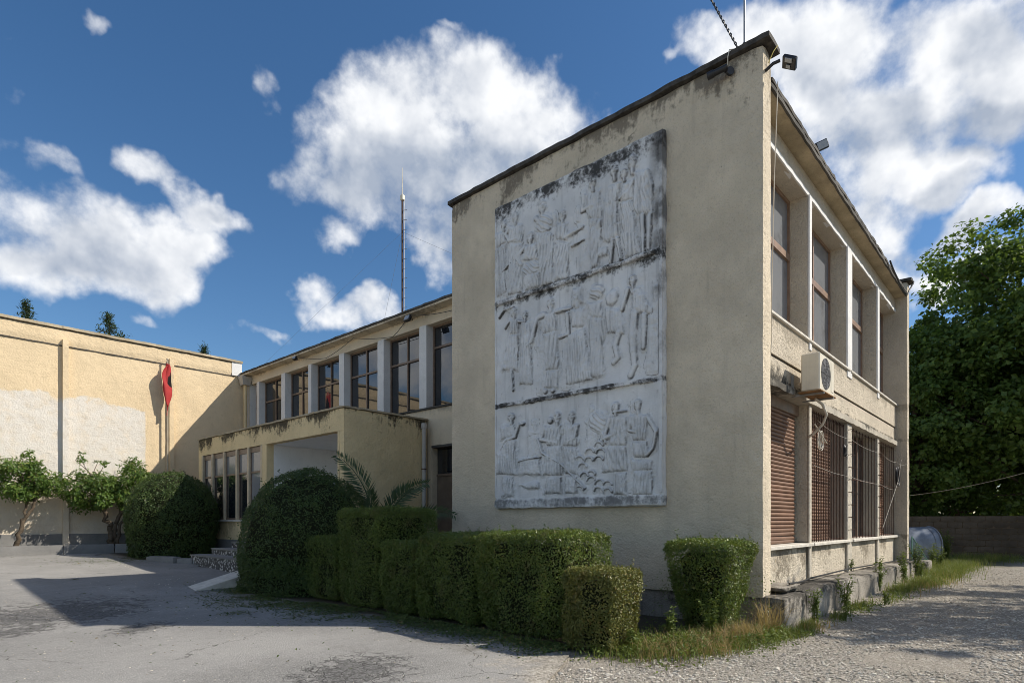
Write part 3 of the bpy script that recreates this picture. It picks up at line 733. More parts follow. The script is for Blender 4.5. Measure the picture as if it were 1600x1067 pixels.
box('window_plinth', M['porch'], por, PX + 0.005, PX + 0.25, 14.32, 18.72, 0.1, 1.47)
MB().bbox(PX - 0.05, PX + 0.25, 14.33, 18.80, 1.472, 1.53, 0.008).build('window_sill', M['sill'], por)
MUL = [14.32, 15.20, 16.02, 16.97, 17.90, 18.72]
for i, y in enumerate(MUL):
    MB().bbox(PX - 0.01, PX + 0.14, y - 0.055, y + 0.055, 1.531, 3.728, 0.008).build('mullion', M['frame_cream'], por)
for i in range(5):
    a, b = MUL[i] + 0.056, MUL[i + 1] - 0.056; x0 = PX + 0.08
    fr = MB(); zt = 2.97
    for z in (1.535, zt - 0.03, 3.57): fr.box(x0 - 0.03, x0 + 0.03, a, b, z, z + (0.15 if z > 3.5 else 0.055))
    fr.box(x0 - 0.025, x0 + 0.025, a, a + 0.035, 1.59, 3.57).box(x0 - 0.025, x0 + 0.025, b - 0.035, b, 1.59, 3.57)
    w = fr.build('window', M['frame_dark'], por)
    pane(w, M['glass'] if i else M['glass_grey'], x0 - 0.004, x0 + 0.004, a + 0.01, b - 0.01, 1.56, zt, 0.006)
    pane(w, M['glass_frost'], x0 - 0.004, x0 + 0.004, a + 0.01, b - 0.01, zt, 3.6, 0.006)
br = MB().tube([(0.6, 10.20, 3.5), (0.6, 10.42, 3.53), (0.6, 10.52, 3.45)], 0.02, 6).sphere((0.6, 10.54, 3.42), 0.06)
br.build('wall_lamp', M['metal_dark'], por)

# steps with pebble-faced risers
M['pebble'] = None
def pebble_mat():
    m, g, p = new_mat('pebble_riser', 0.85, 0.2); P = g.pos()
    v = g.node('ShaderNodeTexVoronoi'); g.put(P, v.inputs['Vector']); v.inputs['Scale'].default_value = 17
    c = g.mix(g.mapr(g.xyz(v.outputs['Color'])[0], 0.35, 0.6), (0.10, 0.098, 0.095), (0.50, 0.49, 0.47))
    c = g.mix(g.mapr(v.outputs['Distance'], 0.45, 0.65), c, (0.07, 0.068, 0.065))
    g.put(c, p.inputs['Base Color']); g.put(g.bump(v.outputs['Distance'], 0.7, -0.02), p.inputs['Normal'])
    return m
M['pebble'] = pebble_mat()
stp = thing('entrance_steps', 'broad entrance steps with pebbled risers and pale treads before the porch', 'steps')
for k, (x, z) in enumerate(((-1.25, 0.90), (-1.72, 0.73), (-2.2, 0.56))):
    y0, y1 = 10.45, 14.55 + 0.22 * k
    box('riser', M['pebble'], stp, x + 0.03, PX - 0.01, y0, y1 - 0.03, -0.1, z - 0.045)
    rough_box('tread', M['kerb'], stp, x, PX - 0.012 if k == 0 else x + 0.52, y0 - 0.01, y1, z - 0.044, z - 0.001, 0.16, 0.004, 0.008, 80 + k)
MB().prism([(-4.05, 0.07), (-2.1, 0.58), (-1.0, 0.60), (-1.0, -0.1), (-4.05, -0.1)], 9.72, 10.44, 'y').build('ramp_cheek', M['sill'], stp)

# ------------------------------------------------------------------ hall on the left
hall = thing('hall_building', 'tall windowless hall with warm stucco wall and whitewashed patch', 'building')
HY = 21.30
def hall_wall():
    xs = np.arange(-16, 2.011, 0.10); zs = np.arange(-0.2, 7.83, 0.10)
    V = []; XX, ZZ = np.meshgrid(xs, zs, indexing='ij')
    P = np.stack([XX.ravel(), 0 * XX.ravel() + HY, ZZ.ravel()], 1)
    P[:, 1] += 0.010 * vnoise(P, 1.5, 5) + 0.007 * vnoise(P, 5, 6)
    P[:, 1] = np.where((P[:, 2] > 7.30), P[:, 1] - 0.035, P[:, 1])
    a, b = len(xs), len(zs); I = np.arange(a * b).reshape(a, b)
    F = np.stack([I[:-1, :-1], I[1:, :-1], I[1:, 1:], I[:-1, 1:]], -1).reshape(-1, 4)
    link('front_wall', np_mesh('front_wall', P, F, True), M['hall'], hall)
hall_wall()
box('wall_core', M['hall'], hall, -16, 2.005, HY + 0.06, 34, -0.2, 7.80)
box('return_wall', M['hall'], hall, 2.005, 2.70, HY + 0.004, 24, -0.2, 7.285)
rough_box('groove_line', M['cap'], hall, -16, 1.75, HY - 0.024, HY + 0.05, 7.262, 7.292, 0.2, 0.007, 0.0, 90)
rough_box('coping', M['coping'], hall, -16.1, 2.06, HY - 0.10, HY + 0.35, 7.83, 7.93, 0.16, 0.012, 0.01, 91)
box('corner_strip', M['pier'], hall, 1.62, 2.012, HY - 0.05, HY + 0.05, 7.30, 7.828)
box('base_course', M['kerb'], hall, -16, 1.9, HY - 0.05, HY + 0.05, 0.2, 1.06)
for x in (-10.3, -7.1, -3.81, -0.60):
    rough_box('pilaster', M['hall'], hall, x - 0.085, x + 0.085, HY - 0.13, HY + 0.05, 0.5, 7.50, 0.2, 0.004, 0.008, int(abs(x * 10)))
# ------------------------------------------------------------------ carved relief panel
PW, PH, PY0, PZ0, PFX = 3.64, 5.90, 5.12, 1.73, -0.10     # u runs from the wing side to the corner
FIGURES = [
    ('woman', [('e',0.26,5.48,0.096,0.084),('p',[(0.03,5.39),(0.29,5.35),(0.34,5.14),(0.06,5.06)]),('p',[(0.03,5.07),(0.32,5.11),(0.34,4.17),(0.06,4.12)])]),
    ('woman', [('e',0.56,5.53,0.095,0.1),('p',[(0.38,5.42),(0.74,5.35),(0.75,4.98),(0.38,5.1)]),('c',0.049,[(0.42,5.37),(0.32,5.27),(0.41,5.12),(0.59,5.11)]),('p',[(0.39,5.11),(0.74,4.98),(0.74,4.06),(0.35,4.1)])]),
    ('drummer', [('e',0.93,5.02,0.103,0.11),('p',[(0.82,4.93),(1.08,4.89),(1.17,4.53),(0.71,4.66)]),('e',0.95,4.45,0.247,0.15),('c',0.056,[(0.79,4.88),(0.6,4.73),(0.71,4.58)]),('c',0.028,[(0.12,4.52),(0.43,4.68),(0.82,4.87)]),('p',[(0.76,4.4),(1.16,4.33),(1.16,4.06),(0.79,4.07)])]),
    ('musician', [('e',1.22,5.5,0.117,0.124),('e',1.26,5.19,0.225,0.19),('p',[(1.05,5.08),(1.48,4.96),(1.49,4.04),(1.18,4.05)]),('c',0.051,[(1.08,5.33),(1.23,5.12),(1.38,5.04)])]),
    ('bearer', [('e',1.68,5.18,0.091,0.099),('p',[(1.53,5.1),(1.78,5.02),(1.82,4.7),(1.52,4.8)]),('c',0.047,[(1.7,4.99),(1.74,4.77),(2.12,4.83)]),('p',[(1.52,4.8),(1.83,4.66),(1.83,4.03),(1.48,4.07)]),('c',0.024,[(1.89,4.57),(2.15,4.6)])]),
    ('bearer', [('e',2.32,5.53,0.093,0.11),('p',[(2.08,5.38),(2.48,5.34),(2.53,4.84),(2.24,4.93)]),('c',0.054,[(2.15,5.33),(2.12,5.11),(2.36,5.13)]),('p',[(2.25,4.95),(2.53,4.84),(2.47,4.08),(2.27,4.04)])]),
    ('porter', [('e',2.75,5.56,0.093,0.112),('p',[(2.62,5.34),(2.89,5.33),(2.81,5.02),(2.56,5.06)]),('p',[(2.57,5.15),(2.81,5.12),(2.88,4.45),(2.63,4.39),(2.48,4.55)]),('c',0.046,[(2.72,4.4),(2.69,4.04)]),('c',0.043,[(2.81,4.42),(2.89,4.04)]),('p',[(2.41,4.37),(2.63,4.35),(2.63,4.2),(2.41,4.2)])]),
    ('woman', [('e',2.94,5.43,0.075,0.085),('p',[(2.89,5.27),(3.12,5.3),(3.12,4.96),(2.86,4.99)]),('c',0.044,[(3.1,5.25),(3.03,5.11),(2.86,5.05)]),('p',[(2.86,4.99),(3.09,4.97),(3.26,4.04),(2.95,4.05)])]),
    ('man', [('e',3.09,5.56,0.106,0.125),('p',[(3.12,5.39),(3.33,5.36),(3.44,5.13),(3.48,4.59),(3.17,4.69),(3.1,4.86)]),('c',0.051,[(3.28,4.63),(3.3,4.02)]),('c',0.048,[(3.41,4.59),(3.39,4.04)]),('c',0.045,[(3.36,5.3),(3.44,5.06),(3.44,4.84)])]),
    ('dancer', [('e',0.53,3.73,0.087,0.092),('p',[(0.4,3.64),(0.65,3.59),(0.65,3.29),(0.43,3.34)]),('c',0.035,[(0.41,3.58),(0.3,3.48)]),('c',0.034,[(0.65,3.53),(0.83,3.48)]),('c',0.025,[(0.15,3.72),(0.28,3.83),(0.51,3.84)]),('p',[(0.43,3.34),(0.66,3.29),(0.63,2.61),(0.18,2.69)]),('c',0.042,[(0.46,2.63),(0.5,2.26)])]),
    ('dancer', [('e',0.81,3.61,0.075,0.087),('p',[(0.71,3.52),(0.93,3.47),(1.01,2.28),(0.66,2.34)])]),
    ('dancer', [('e',1.41,3.69,0.112,0.109),('p',[(1.26,3.55),(1.54,3.52),(1.56,3.17),(1.23,3.17)]),('c',0.06,[(1.27,3.52),(1.09,3.49),(0.96,3.09),(0.87,3.04)]),('c',0.044,[(1.54,3.51),(1.88,3.49)]),('p',[(1.23,3.17),(1.56,3.17),(1.62,2.47),(1.29,2.5)]),('p',[(1.3,2.49),(1.61,2.46),(1.58,2.14),(1.25,2.18)]),('e',1.29,2.12,0.07,0.055),('e',1.47,2.11,0.054,0.044)]),
    ('dancer', [('e',1.99,3.65,0.105,0.122),('p',[(1.88,3.84),(2.06,3.81),(2.16,3.52),(1.88,3.49)]),('p',[(1.86,3.48),(2.15,3.43),(2.13,3.11),(1.88,3.15)]),('c',0.052,[(1.79,3.41),(1.82,3.05),(1.62,3.03)]),('p',[(1.78,3.04),(2.16,3.1),(2.24,2.63),(2.32,2.17),(1.75,2.15)])]),
    ('dancer', [('e',2.41,3.64,0.162,0.133),('p',[(2.21,3.5),(2.5,3.46),(2.57,3.16),(2.3,3.22)]),('p',[(2.24,3.26),(2.57,3.16),(2.53,2.21),(2.3,2.19)])]),
    ('dancer', [('e',2.71,3.47,0.13,0.138),('p',[(2.55,3.35),(2.9,3.24),(2.96,2.8),(2.62,2.9)]),('c',0.054,[(3.01,3.51),(2.9,3.22)]),('c',0.066,[(2.84,2.87),(2.77,2.66),(2.82,2.45),(2.74,2.39)])]),
    ('dancer', [('e',3.1,3.65,0.088,0.101),('p',[(3.0,3.55),(3.24,3.51),(3.25,3.4),(3.08,3.42)]),('p',[(3.1,3.46),(3.25,3.47),(3.47,3.11),(3.45,3.01),(3.07,3.15)]),('c',0.078,[(3.13,3.1),(3.1,2.77),(3.11,2.54),(3.14,2.27),(3.06,2.12)]),('c',0.063,[(3.31,3.03),(3.3,2.53)])]),
    ('harvester', [('e',0.46,1.74,0.102,0.084),('p',[(0.17,1.59),(0.54,1.61),(0.6,1.37),(0.17,1.34)]),('c',0.042,[(0.64,1.58),(0.56,1.36),(0.32,1.31),(0.2,1.16)]),('e',0.75,1.59,0.078,0.042),('p',[(0.35,1.33),(0.57,1.31),(0.59,0.63),(0.04,0.68),(0.09,1.06)]),('p',[(0.23,0.64),(0.5,0.62),(0.53,0.23),(0.2,0.24)])]),
    ('cart', [('p',[(0.67,0.89),(1.17,0.92),(1.2,0.6),(0.61,0.63)]),('c',0.02,[(0.65,0.89),(0.89,0.92),(1.17,0.93)]),('p',[(0.64,0.46),(1.14,0.48),(1.14,0.35),(0.84,0.36)])]),
    ('reaper', [('e',1.56,1.61,0.099,0.108),('e',1.41,1.58,0.086,0.066),('p',[(1.25,1.49),(1.67,1.48),(1.65,1.09),(1.3,1.12)]),('c',0.047,[(1.28,1.45),(1.19,1.25),(1.56,1.16)]),('p',[(1.3,1.12),(1.67,1.11),(1.7,0.57),(1.22,0.6)]),('p',[(1.33,0.56),(1.67,0.56),(1.67,0.25),(1.26,0.26)])]),
    ('reaper', [('e',1.88,1.59,0.088,0.104),('p',[(1.72,1.51),(2.04,1.45),(1.99,1.06),(1.69,1.09)]),('p',[(1.69,1.09),(1.99,1.06),(2.04,0.56),(1.72,0.6)]),('c',0.035,[(2.01,1.42),(1.96,1.2),(1.79,1.16)]),('p',[(1.73,0.57),(2.01,0.55),(2.01,0.24),(1.73,0.25)])]),
    ('scythe', [('c',0.031,[(1.12,1.26),(1.22,1.01),(1.67,0.77),(2.16,0.33)])]),
    ('sheaf', [('e',2.42,1.44,0.188,0.193),('c',0.026,[(2.54,1.24),(2.59,1.07)])]),
    ('harvester', [('e',2.78,1.64,0.091,0.097),('c',0.018,[(2.74,1.56),(2.99,1.56)]),('p',[(2.64,1.52),(2.99,1.48),(2.99,0.99),(2.67,1.02)]),('c',0.047,[(2.67,1.46),(2.55,1.14),(2.74,1.19)]),('p',[(2.62,1.02),(2.99,0.99),(3.01,0.58),(2.49,0.57)]),('p',[(2.77,0.56),(2.99,0.57),(2.99,0.19),(2.74,0.2)])]),
    ('harvester', [('e',3.19,1.63,0.087,0.096),('p',[(3.05,1.5),(3.39,1.46),(3.35,1.04),(3.1,1.06)]),('c',0.042,[(3.37,1.42),(3.52,1.16),(3.46,0.91),(3.37,0.81)]),('c',0.037,[(3.07,1.45),(3.04,1.23),(3.19,1.18)]),('p',[(3.09,1.06),(3.37,1.04),(3.38,0.77),(3.12,0.77)]),('p',[(3.07,0.78),(3.46,0.73),(3.47,0.57),(3.07,0.57)]),('p',[(3.12,0.58),(3.46,0.56),(3.46,0.18),(3.1,0.19)])]),
]
CROP_LEAVES = [(2.26,0.96),(2.44,1.06),(2.48,0.94),(2.44,0.82),(2.24,0.82),(2.11,0.72),(2.29,0.58),(2.29,0.48),(2.46,0.42),(2.62,0.39),(2.05,0.33),(2.44,0.3),(2.62,0.27),(2.05,0.85),(2.15,0.56)]
def relief_mat():
    m, g, p = new_mat('whitewashed_relief', 0.9, 0.15); P = g.pos(); X, Y, Z = g.xyz(P)
    n1 = g.noise(P, 1.6, 6, 0.62); n2 = g.noise(P, 7, 6, 0.7); n3 = g.noise(P, 30, 4, 0.7)
    c = g.mix(g.mapr(n1, 0.3, 0.7), (0.63, 0.63, 0.625), (0.79, 0.785, 0.775))
    st = g.noise(g.mapping(P, scale=(6, 6, 0.45)), 1.5, 6, 0.65)
    c = g.mix(g.mapr(st, 0.50, 0.76, 0, 0.50), c, (0.33, 0.325, 0.325))
    c = g.mix(g.mapr(n2, 0.58, 0.74, 0, 0.50), c, (0.24, 0.235, 0.23))
    # black lichen where rain stands: below the top edge, at the two carved ledges, along the foot
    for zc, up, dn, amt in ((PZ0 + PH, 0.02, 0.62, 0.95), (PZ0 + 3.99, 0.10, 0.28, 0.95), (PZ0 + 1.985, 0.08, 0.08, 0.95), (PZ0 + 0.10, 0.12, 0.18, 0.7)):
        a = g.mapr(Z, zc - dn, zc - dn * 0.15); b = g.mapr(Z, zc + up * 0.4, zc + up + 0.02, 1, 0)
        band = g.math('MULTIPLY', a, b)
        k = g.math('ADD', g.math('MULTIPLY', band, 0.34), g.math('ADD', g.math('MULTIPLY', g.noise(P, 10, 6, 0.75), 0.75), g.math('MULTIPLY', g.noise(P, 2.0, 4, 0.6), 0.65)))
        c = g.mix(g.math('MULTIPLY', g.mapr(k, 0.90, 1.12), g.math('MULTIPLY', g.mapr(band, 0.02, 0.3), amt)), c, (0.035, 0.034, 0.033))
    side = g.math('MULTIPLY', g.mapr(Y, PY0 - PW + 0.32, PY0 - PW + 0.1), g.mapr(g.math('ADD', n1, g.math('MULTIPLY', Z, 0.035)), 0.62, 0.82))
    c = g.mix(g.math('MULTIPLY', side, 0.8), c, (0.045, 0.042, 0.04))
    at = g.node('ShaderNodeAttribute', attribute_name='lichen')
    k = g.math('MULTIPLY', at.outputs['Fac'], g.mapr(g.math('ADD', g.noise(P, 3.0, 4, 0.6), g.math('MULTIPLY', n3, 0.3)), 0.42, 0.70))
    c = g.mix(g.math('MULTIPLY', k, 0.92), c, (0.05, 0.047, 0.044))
    g.put(c, p.inputs['Base Color'])
    g.put(g.bump(g.math('ADD', n3, g.noise(P, 80, 3, 0.6)), 0.55, 0.012, g.bump(n2, 0.5, 0.03)), p.inputs['Normal'])
    return m
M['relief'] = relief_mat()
pan = thing('relief_panel', 'large whitewashed carved panel of people in three rows on the shaded wall', 'relief', (0, PY0, PZ0))
def pan_box(name, u0, u1, v0, v1, x0, x1, seed, step=0.09, amp=0.008, b=0.012):
    o = rough_box(name, M['relief'], None, x0, x1, -u1, -u0, v0, v1, step, amp, b, seed); o.parent = pan; return o
pan_box('backing_slab', 0, PW, 0, PH, PFX, 0.02, 101, 0.055, 0.013)
pan_box('carved_ledge', 0.02, PW - 0.13, 3.95, 4.03, PFX - 0.06, PFX + 0.03, 102, 0.05, 0.020)
pan_box('carved_ledge', 0.16, PW - 0.16, 1.96, 2.03, PFX - 0.075, PFX + 0.03, 103, 0.05, 0.010)
pan_box('foot_moulding', 0.01, PW - 0.02, 0.01, 0.19, PFX - 0.03, PFX + 0.03, 104, 0.05, 0.016)
pan_box('edge_moulding', PW - 0.075, PW - 0.004, 0.195, PH - 0.02, PFX - 0.045, PFX + 0.03, 105, 0.07, 0.010)
pan_box('edge_moulding', 0.004, 0.05, 0.195, PH - 0.02, PFX - 0.016, PFX + 0.03, 106, 0.07, 0.010)

def seg_dist(U, V, a, b):
    ax, ay = a; bx, by = b; dx, dy = bx - ax, by - ay
    t = np.clip(((U - ax) * dx + (V - ay) * dy) / (dx * dx + dy * dy + 1e-9), 0, 1)
    return np.hypot(U - ax - t * dx, V - ay - t * dy), t
def poly_dist(U, V, P):
    d = np.full(U.shape, 9.0); ins = np.zeros(U.shape, bool); n = len(P)
    for i in range(n):
        a, b = P[i], P[(i + 1) % n]; d = np.minimum(d, seg_dist(U, V, a, b)[0])
        c = ((a[1] > V) != (b[1] > V)) & (U < (b[0] - a[0]) * (V - a[1]) / (b[1] - a[1] + 1e-9) + a[0]); ins ^= c
    return np.where(ins, d, -d)
def carve(name, shapes, seed, step=0.0105, gain=0.85):
    lo = [9, 9]; hi = [-9, -9]
    for s in shapes:
        if s[0] == 'e': pts = [(s[1] - s[3], s[2] - s[4]), (s[1] + s[3], s[2] + s[4])]; pad = 0.06
        elif s[0] == 'c': pts = s[2]; pad = s[1] + 0.06
        else: pts = s[1]; pad = 0.06
        for q in pts:
            for k in (0, 1): lo[k] = min(lo[k], q[k] - pad); hi[k] = max(hi[k], q[k] + pad)
    us = np.arange(max(lo[0], 0.01), min(hi[0], PW - 0.08), step); vs_ = np.arange(lo[1], hi[1], step)
    U, V = np.meshgrid(us, vs_, indexing='ij'); Pn = np.stack([U.ravel(), V.ravel(), 0 * U.ravel()], 1)
    wob = (0.012 * vnoise(Pn, 9, seed) + 0.006 * vnoise(Pn, 28, seed + 1)).reshape(U.shape)
    H = np.full(U.shape, -1.0); DD = np.full(U.shape, -9.0)
    cloth = np.zeros(U.shape)
    r2 = random.Random(seed)
    for s in shapes:
        if s[0] == 'e':
            ex = s[3] * (0.82 if s[3] < 0.13 else 1.0); d = (1 - np.sqrt(((U - s[1]) / ex) ** 2 + ((V - s[2]) / s[4]) ** 2)) * min(ex, s[4]) + wob * 0.8
            if s[3] < 0.13 and s[4] > 0.07: d = np.maximum(d, s[3] * 0.42 - seg_dist(U, V, (s[1], s[2]), (s[1] + 0.01, s[2] - s[4] * 1.45))[0])
            w = min(s[3], s[4]) * 0.75; h = 0.074 if s[3] < 0.14 else 0.064
            k = np.clip(d / w, 0, 1); q = h * np.sqrt(k * (2 - k))
            if s[3] < 0.13 and s[4] > 0.07:                      # a head: brow, nose, eye sockets, mouth, hair line
                fu, fv = (U - s[1]) / s[3], (V - s[2]) / s[4]; tu = r2.choice((-0.25, 0.2, 0.3))
                q = q + 0.014 * np.exp(-((fu - tu) / 0.16) ** 2 - ((fv + 0.05) / 0.28) ** 2)
                for e in (-0.38, 0.38): q = q - 0.016 * np.exp(-((fu - tu - e) / 0.18) ** 2 - ((fv - 0.12) / 0.12) ** 2)
                q = q - 0.012 * np.exp(-((fu - tu) / 0.28) ** 2 - ((fv + 0.45) / 0.07) ** 2)
                q = q + np.where(fv > 0.42 + 0.12 * np.sin(fu * 4), 0.014, 0)
            elif s[3] > 0.15: q = q + 0.012 * np.sin((U * 0.8 + V) * 70 + 4 * vnoise(Pn, 6, seed).reshape(U.shape)) * (k > 0.2)
            q = np.where(d > 0, q, -1)
        elif s[0] == 'c':
            d = np.full(U.shape, -9.0)
            n = len(s[2]) - 1
            for i in range(n):
                dd, t = seg_dist(U, V, s[2][i], s[2][i + 1]); d = np.maximum(d, s[1] * (1 - 0.28 * (i + t) / n) - dd)
            d = d + wob * 0.35
            k = np.clip(d / s[1], 0, 1); q = np.where(d > 0, 0.012 + 0.058 * np.sqrt(k * (2 - k)), -1)
        else:
            P = s[1]; d = poly_dist(U, V, P) + wob
            k = np.clip(d / 0.075, 0, 1); q = 0.058 * np.sqrt(k * (2 - k))
            cv = sum(p[1] for p in P) / len(P); hgt = max(p[1] for p in P) - min(p[1] for p in P)
            ph = 3 * vnoise(Pn, 3, seed + 5).reshape(U.shape)
            q = q + (0.009 if hgt > 0.35 else 0.005) * np.sin(U * r2.uniform(60, 90) + V * r2.uniform(-9, 9) + ph) * np.clip(d / 0.05, 0, 1)
            q = q + 0.006 * np.sin(U * r2.uniform(130, 190) + V * r2.uniform(-30, 30) + 2 * ph) * (vnoise(Pn, 5, seed + 9).reshape(U.shape) > -0.2)
            q = np.where(d > 0, q, -1)
        H = np.maximum(H, q); DD = np.maximum(DD, d)
    # the parts of a figure grow out of one swelling of the stone
    t = np.clip((DD + 0.045 + 1.5 * wob) / 0.075, 0, 1); H = np.maximum(H, np.where(t > 0, 0.030 * t * t * (3 - 2 * t) - 0.002, -1))
    H = H * gain
    keep = H > -0.5
    Hn = np.where(keep, H + (0.006 * vnoise(Pn, 38, seed + 7) + 0.010 * vnoise(Pn, 13, seed + 8)).reshape(U.shape), -0.012)
    a, b = U.shape; I = np.arange(a * b).reshape(a, b)
    cell = keep[:-1, :-1] | keep[1:, :-1] | keep[1:, 1:] | keep[:-1, 1:]
    F = np.stack([I[:-1, :-1], I[:-1, 1:], I[1:, 1:], I[1:, :-1]], -1)[cell]
    used = np.unique(F); mp = np.full(a * b, -1); mp[used] = np.arange(len(used))
    VV = np.stack([PFX - Hn.ravel(), -U.ravel(), V.ravel()], 1)[used]
    me = np_mesh(name, VV, mp[F], True)
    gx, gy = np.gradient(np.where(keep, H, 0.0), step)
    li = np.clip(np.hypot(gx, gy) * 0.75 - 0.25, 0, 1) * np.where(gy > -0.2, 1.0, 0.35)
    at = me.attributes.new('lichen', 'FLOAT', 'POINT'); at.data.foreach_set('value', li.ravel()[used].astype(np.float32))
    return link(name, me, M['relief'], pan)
# lower figures standing behind the front rows
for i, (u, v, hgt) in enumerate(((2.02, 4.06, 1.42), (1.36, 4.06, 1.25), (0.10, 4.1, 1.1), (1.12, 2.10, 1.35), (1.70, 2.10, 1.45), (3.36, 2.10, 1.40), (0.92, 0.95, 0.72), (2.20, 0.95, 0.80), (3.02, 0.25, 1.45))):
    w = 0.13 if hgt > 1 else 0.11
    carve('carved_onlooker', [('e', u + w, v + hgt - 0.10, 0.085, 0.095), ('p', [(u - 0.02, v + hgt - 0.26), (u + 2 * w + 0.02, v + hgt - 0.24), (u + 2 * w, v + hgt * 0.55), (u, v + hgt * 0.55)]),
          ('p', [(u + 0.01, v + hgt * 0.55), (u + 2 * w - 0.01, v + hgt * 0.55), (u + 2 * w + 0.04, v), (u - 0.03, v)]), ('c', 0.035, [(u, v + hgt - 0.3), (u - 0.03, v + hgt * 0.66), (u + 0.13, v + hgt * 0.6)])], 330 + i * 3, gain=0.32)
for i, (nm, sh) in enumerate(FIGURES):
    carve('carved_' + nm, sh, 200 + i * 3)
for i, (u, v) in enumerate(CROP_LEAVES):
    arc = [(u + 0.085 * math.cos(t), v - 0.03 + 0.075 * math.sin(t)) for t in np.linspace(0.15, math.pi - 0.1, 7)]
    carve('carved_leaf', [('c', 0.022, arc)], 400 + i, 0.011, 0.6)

# ------------------------------------------------------------------ fittings on the end block
ac = thing('air_conditioner', 'cream outdoor air-conditioner unit bracketed above the barred windows', 'air conditioner', (2.0, -0.2, 3.62))
MB().bbox(0, 0.86, 0, 0.29, 0.02, 0.64, 0.018).build('casing', M['ac'], ac)
ring = MB()
cx, cz = 0.34, 0.33
for r in (0.25, 0.20, 0.15, 0.10, 0.05):
    ring.tube([(cx + r * math.cos(t), -0.012, cz + r * math.sin(t)) for t in np.linspace(0, 2 * math.pi, 25)], 0.0035, 5, cap=False)
for k in range(8):
    t = math.pi * k / 4; ring.tube([(cx + 0.03 * math.cos(t), -0.013, cz + 0.03 * math.sin(t)), (cx + 0.26 * math.cos(t), -0.013, cz + 0.26 * math.sin(t))], 0.004, 5)
fan = MB()
fan.add([(cx, -0.004, cz)] + [(cx + 0.26 * math.cos(t), -0.004, cz + 0.26 * math.sin(t)) for t in np.linspace(0, 2 * math.pi, 33)[:-1]], [(0, 1 + (k + 1) % 32, 1 + k) for k in range(32)])
fb = fan.build('fan_opening', M['ac_dark'], ac); ring.build('fan_grille', M['ac_dark'], fb)
MB().bbox(0.66, 0.82, -0.006, 0.0, 0.08, 0.58, 0.002).build('front_panel', M['ac'], ac)
for x in (0.12, 0.70):
    MB().box(x, x + 0.04, -0.03, 0.47, -0.03, 0.0).box(x + 0.004, x + 0.036, 0.44, 0.48, 0.0, 0.35).build('bracket', M['metal_grey'], ac)
MB().box(-0.02, 0.88, -0.03, 0.33, -0.001, 0.015).build('base_tray', M['rust'], ac)
MB().tube([(0.55, 0.22, -0.02), (0.72, 0.15, -0.10), (0.88, 0.12, -0.26), (0.93, 0.2, -0.42), (1.0, 0.36, -0.55), (1.06, 0.46, -0.60)], 0.022, 8).build('pipe', M['cable_white'], ac)
def coil(name, mat, c, r, turns, rad, label):
    pts = []
    for k in range(turns * 14):
        t = k / 14 * 2 * math.pi; w = 1 + 0.18 * math.sin(t * 0.37 + 1)
        pts.append((c[0] + r * w * math.cos(t), c[1] + 0.02 * math.sin(t * 0.23), c[2] + r * 1.35 * w * math.sin(t)))
    o = MB().tube(pts, rad, 5).build(name, mat); return tag(o, label, 'cable')
coil('cable_coil', M['cable_white'], (3.75, 0.25, 3.02), 0.12, 4, 0.008, 'pale cable coil hung on the barred window under the air conditioner')
coil('cable_coil', M['metal_dark'], (10.85, 0.16, 2.72), 0.17, 5, 0.014, 'thick black cable coil hung beside the far end wall')
coil('cable_coil', M['metal_dark'], (5.55, 0.24, 2.98), 0.08, 3, 0.012, 'small black cable coil hung beside the wide middle pier')
def wire(name, pts, rad, mat, label, sag=0.0, n=16):
    P = [Vector(p) for p in pts]; out = []
    for i in range(len(P) - 1):
        for k in range(n):
            t = k / n; q = P[i].lerp(P[i + 1], t); q.z -= sag * 4 * t * (1 - t); out.append(q)
    out.append(P[-1])
    return tag(MB().tube(out, rad, 5).build(name, mat), label, 'cable')
wire('cable', [(0.42, -0.06, 7.86), (0.60, 0.05, 6.6), (0.93, 0.20, 4.85), (0.97, 0.21, 4.35), (1.0, 0.25, 3.9)], 0.007, M['cable_white'], 'thin pale cable hanging from the eave across the first upper window', 0.0)
wire('cable', [(3.5, 0.22, 3.35), (5.9, 0.20, 3.25), (8.9, 0.20, 3.22), (10.9, 0.2, 3.12), (11.25, -0.01, 3.1)], 0.0045, M['cable_grey'], 'loose grey wire sagging across the tops of the barred windows', 0.06)
wire('cable', [(3.3, 0.24, 2.52), (5.9, 0.22, 2.45), (8.9, 0.22, 2.42), (11.0, 0.24, 2.36)], 0.0045, M['cable_grey'], 'grey wire strung across the barred windows at mid height', 0.03)
wire('cable', [(3.35, 0.24, 3.28), (3.9, 0.18, 2.98)], 0.012, M['cable_white'], 'short white cord running down to the pale cable coil', 0.0)
wire('cable', [(9.2, 0.22, 1.3), (10.6, 0.10, 2.6), (11.0, 0.1, 3.2)], 0.009, M['cable_grey'], 'grey slanting rod leaning across the last barred window', 0.0)
wire('cable', [(0.8, -0.1, 0.56), (1.6, -0.05, 0.53), (2.4, 0.06, 0.52), (5.2, 0.13, 0.5), (8.5, 0.16, 0.44), (11.2, 0.05, 0.42), (12.3, -0.3, 0.42)], 0.016, M['metal_dark'], 'black hose lying along the concrete footing', 0.0)
wire('overhead_wire', [(11.66, -0.02, 2.22), (9.8, -2.55, 2.62), (4.5, -9.8, 3.7)], 0.007, M['cable_grey'], 'single pale wire running from the far end wall across the tree', 0.06)
wire('roof_cable', [(8.6, -0.05, 7.90), (9.4, -0.06, 7.74), (10.2, -0.06, 7.66), (10.9, -0.06, 7.72), (11.25, -0.06, 7.95), (11.45, -0.13, 8.22)], 0.022, M['metal_dark'], 'black cable drooping along the eave to the far parapet', 0.02)

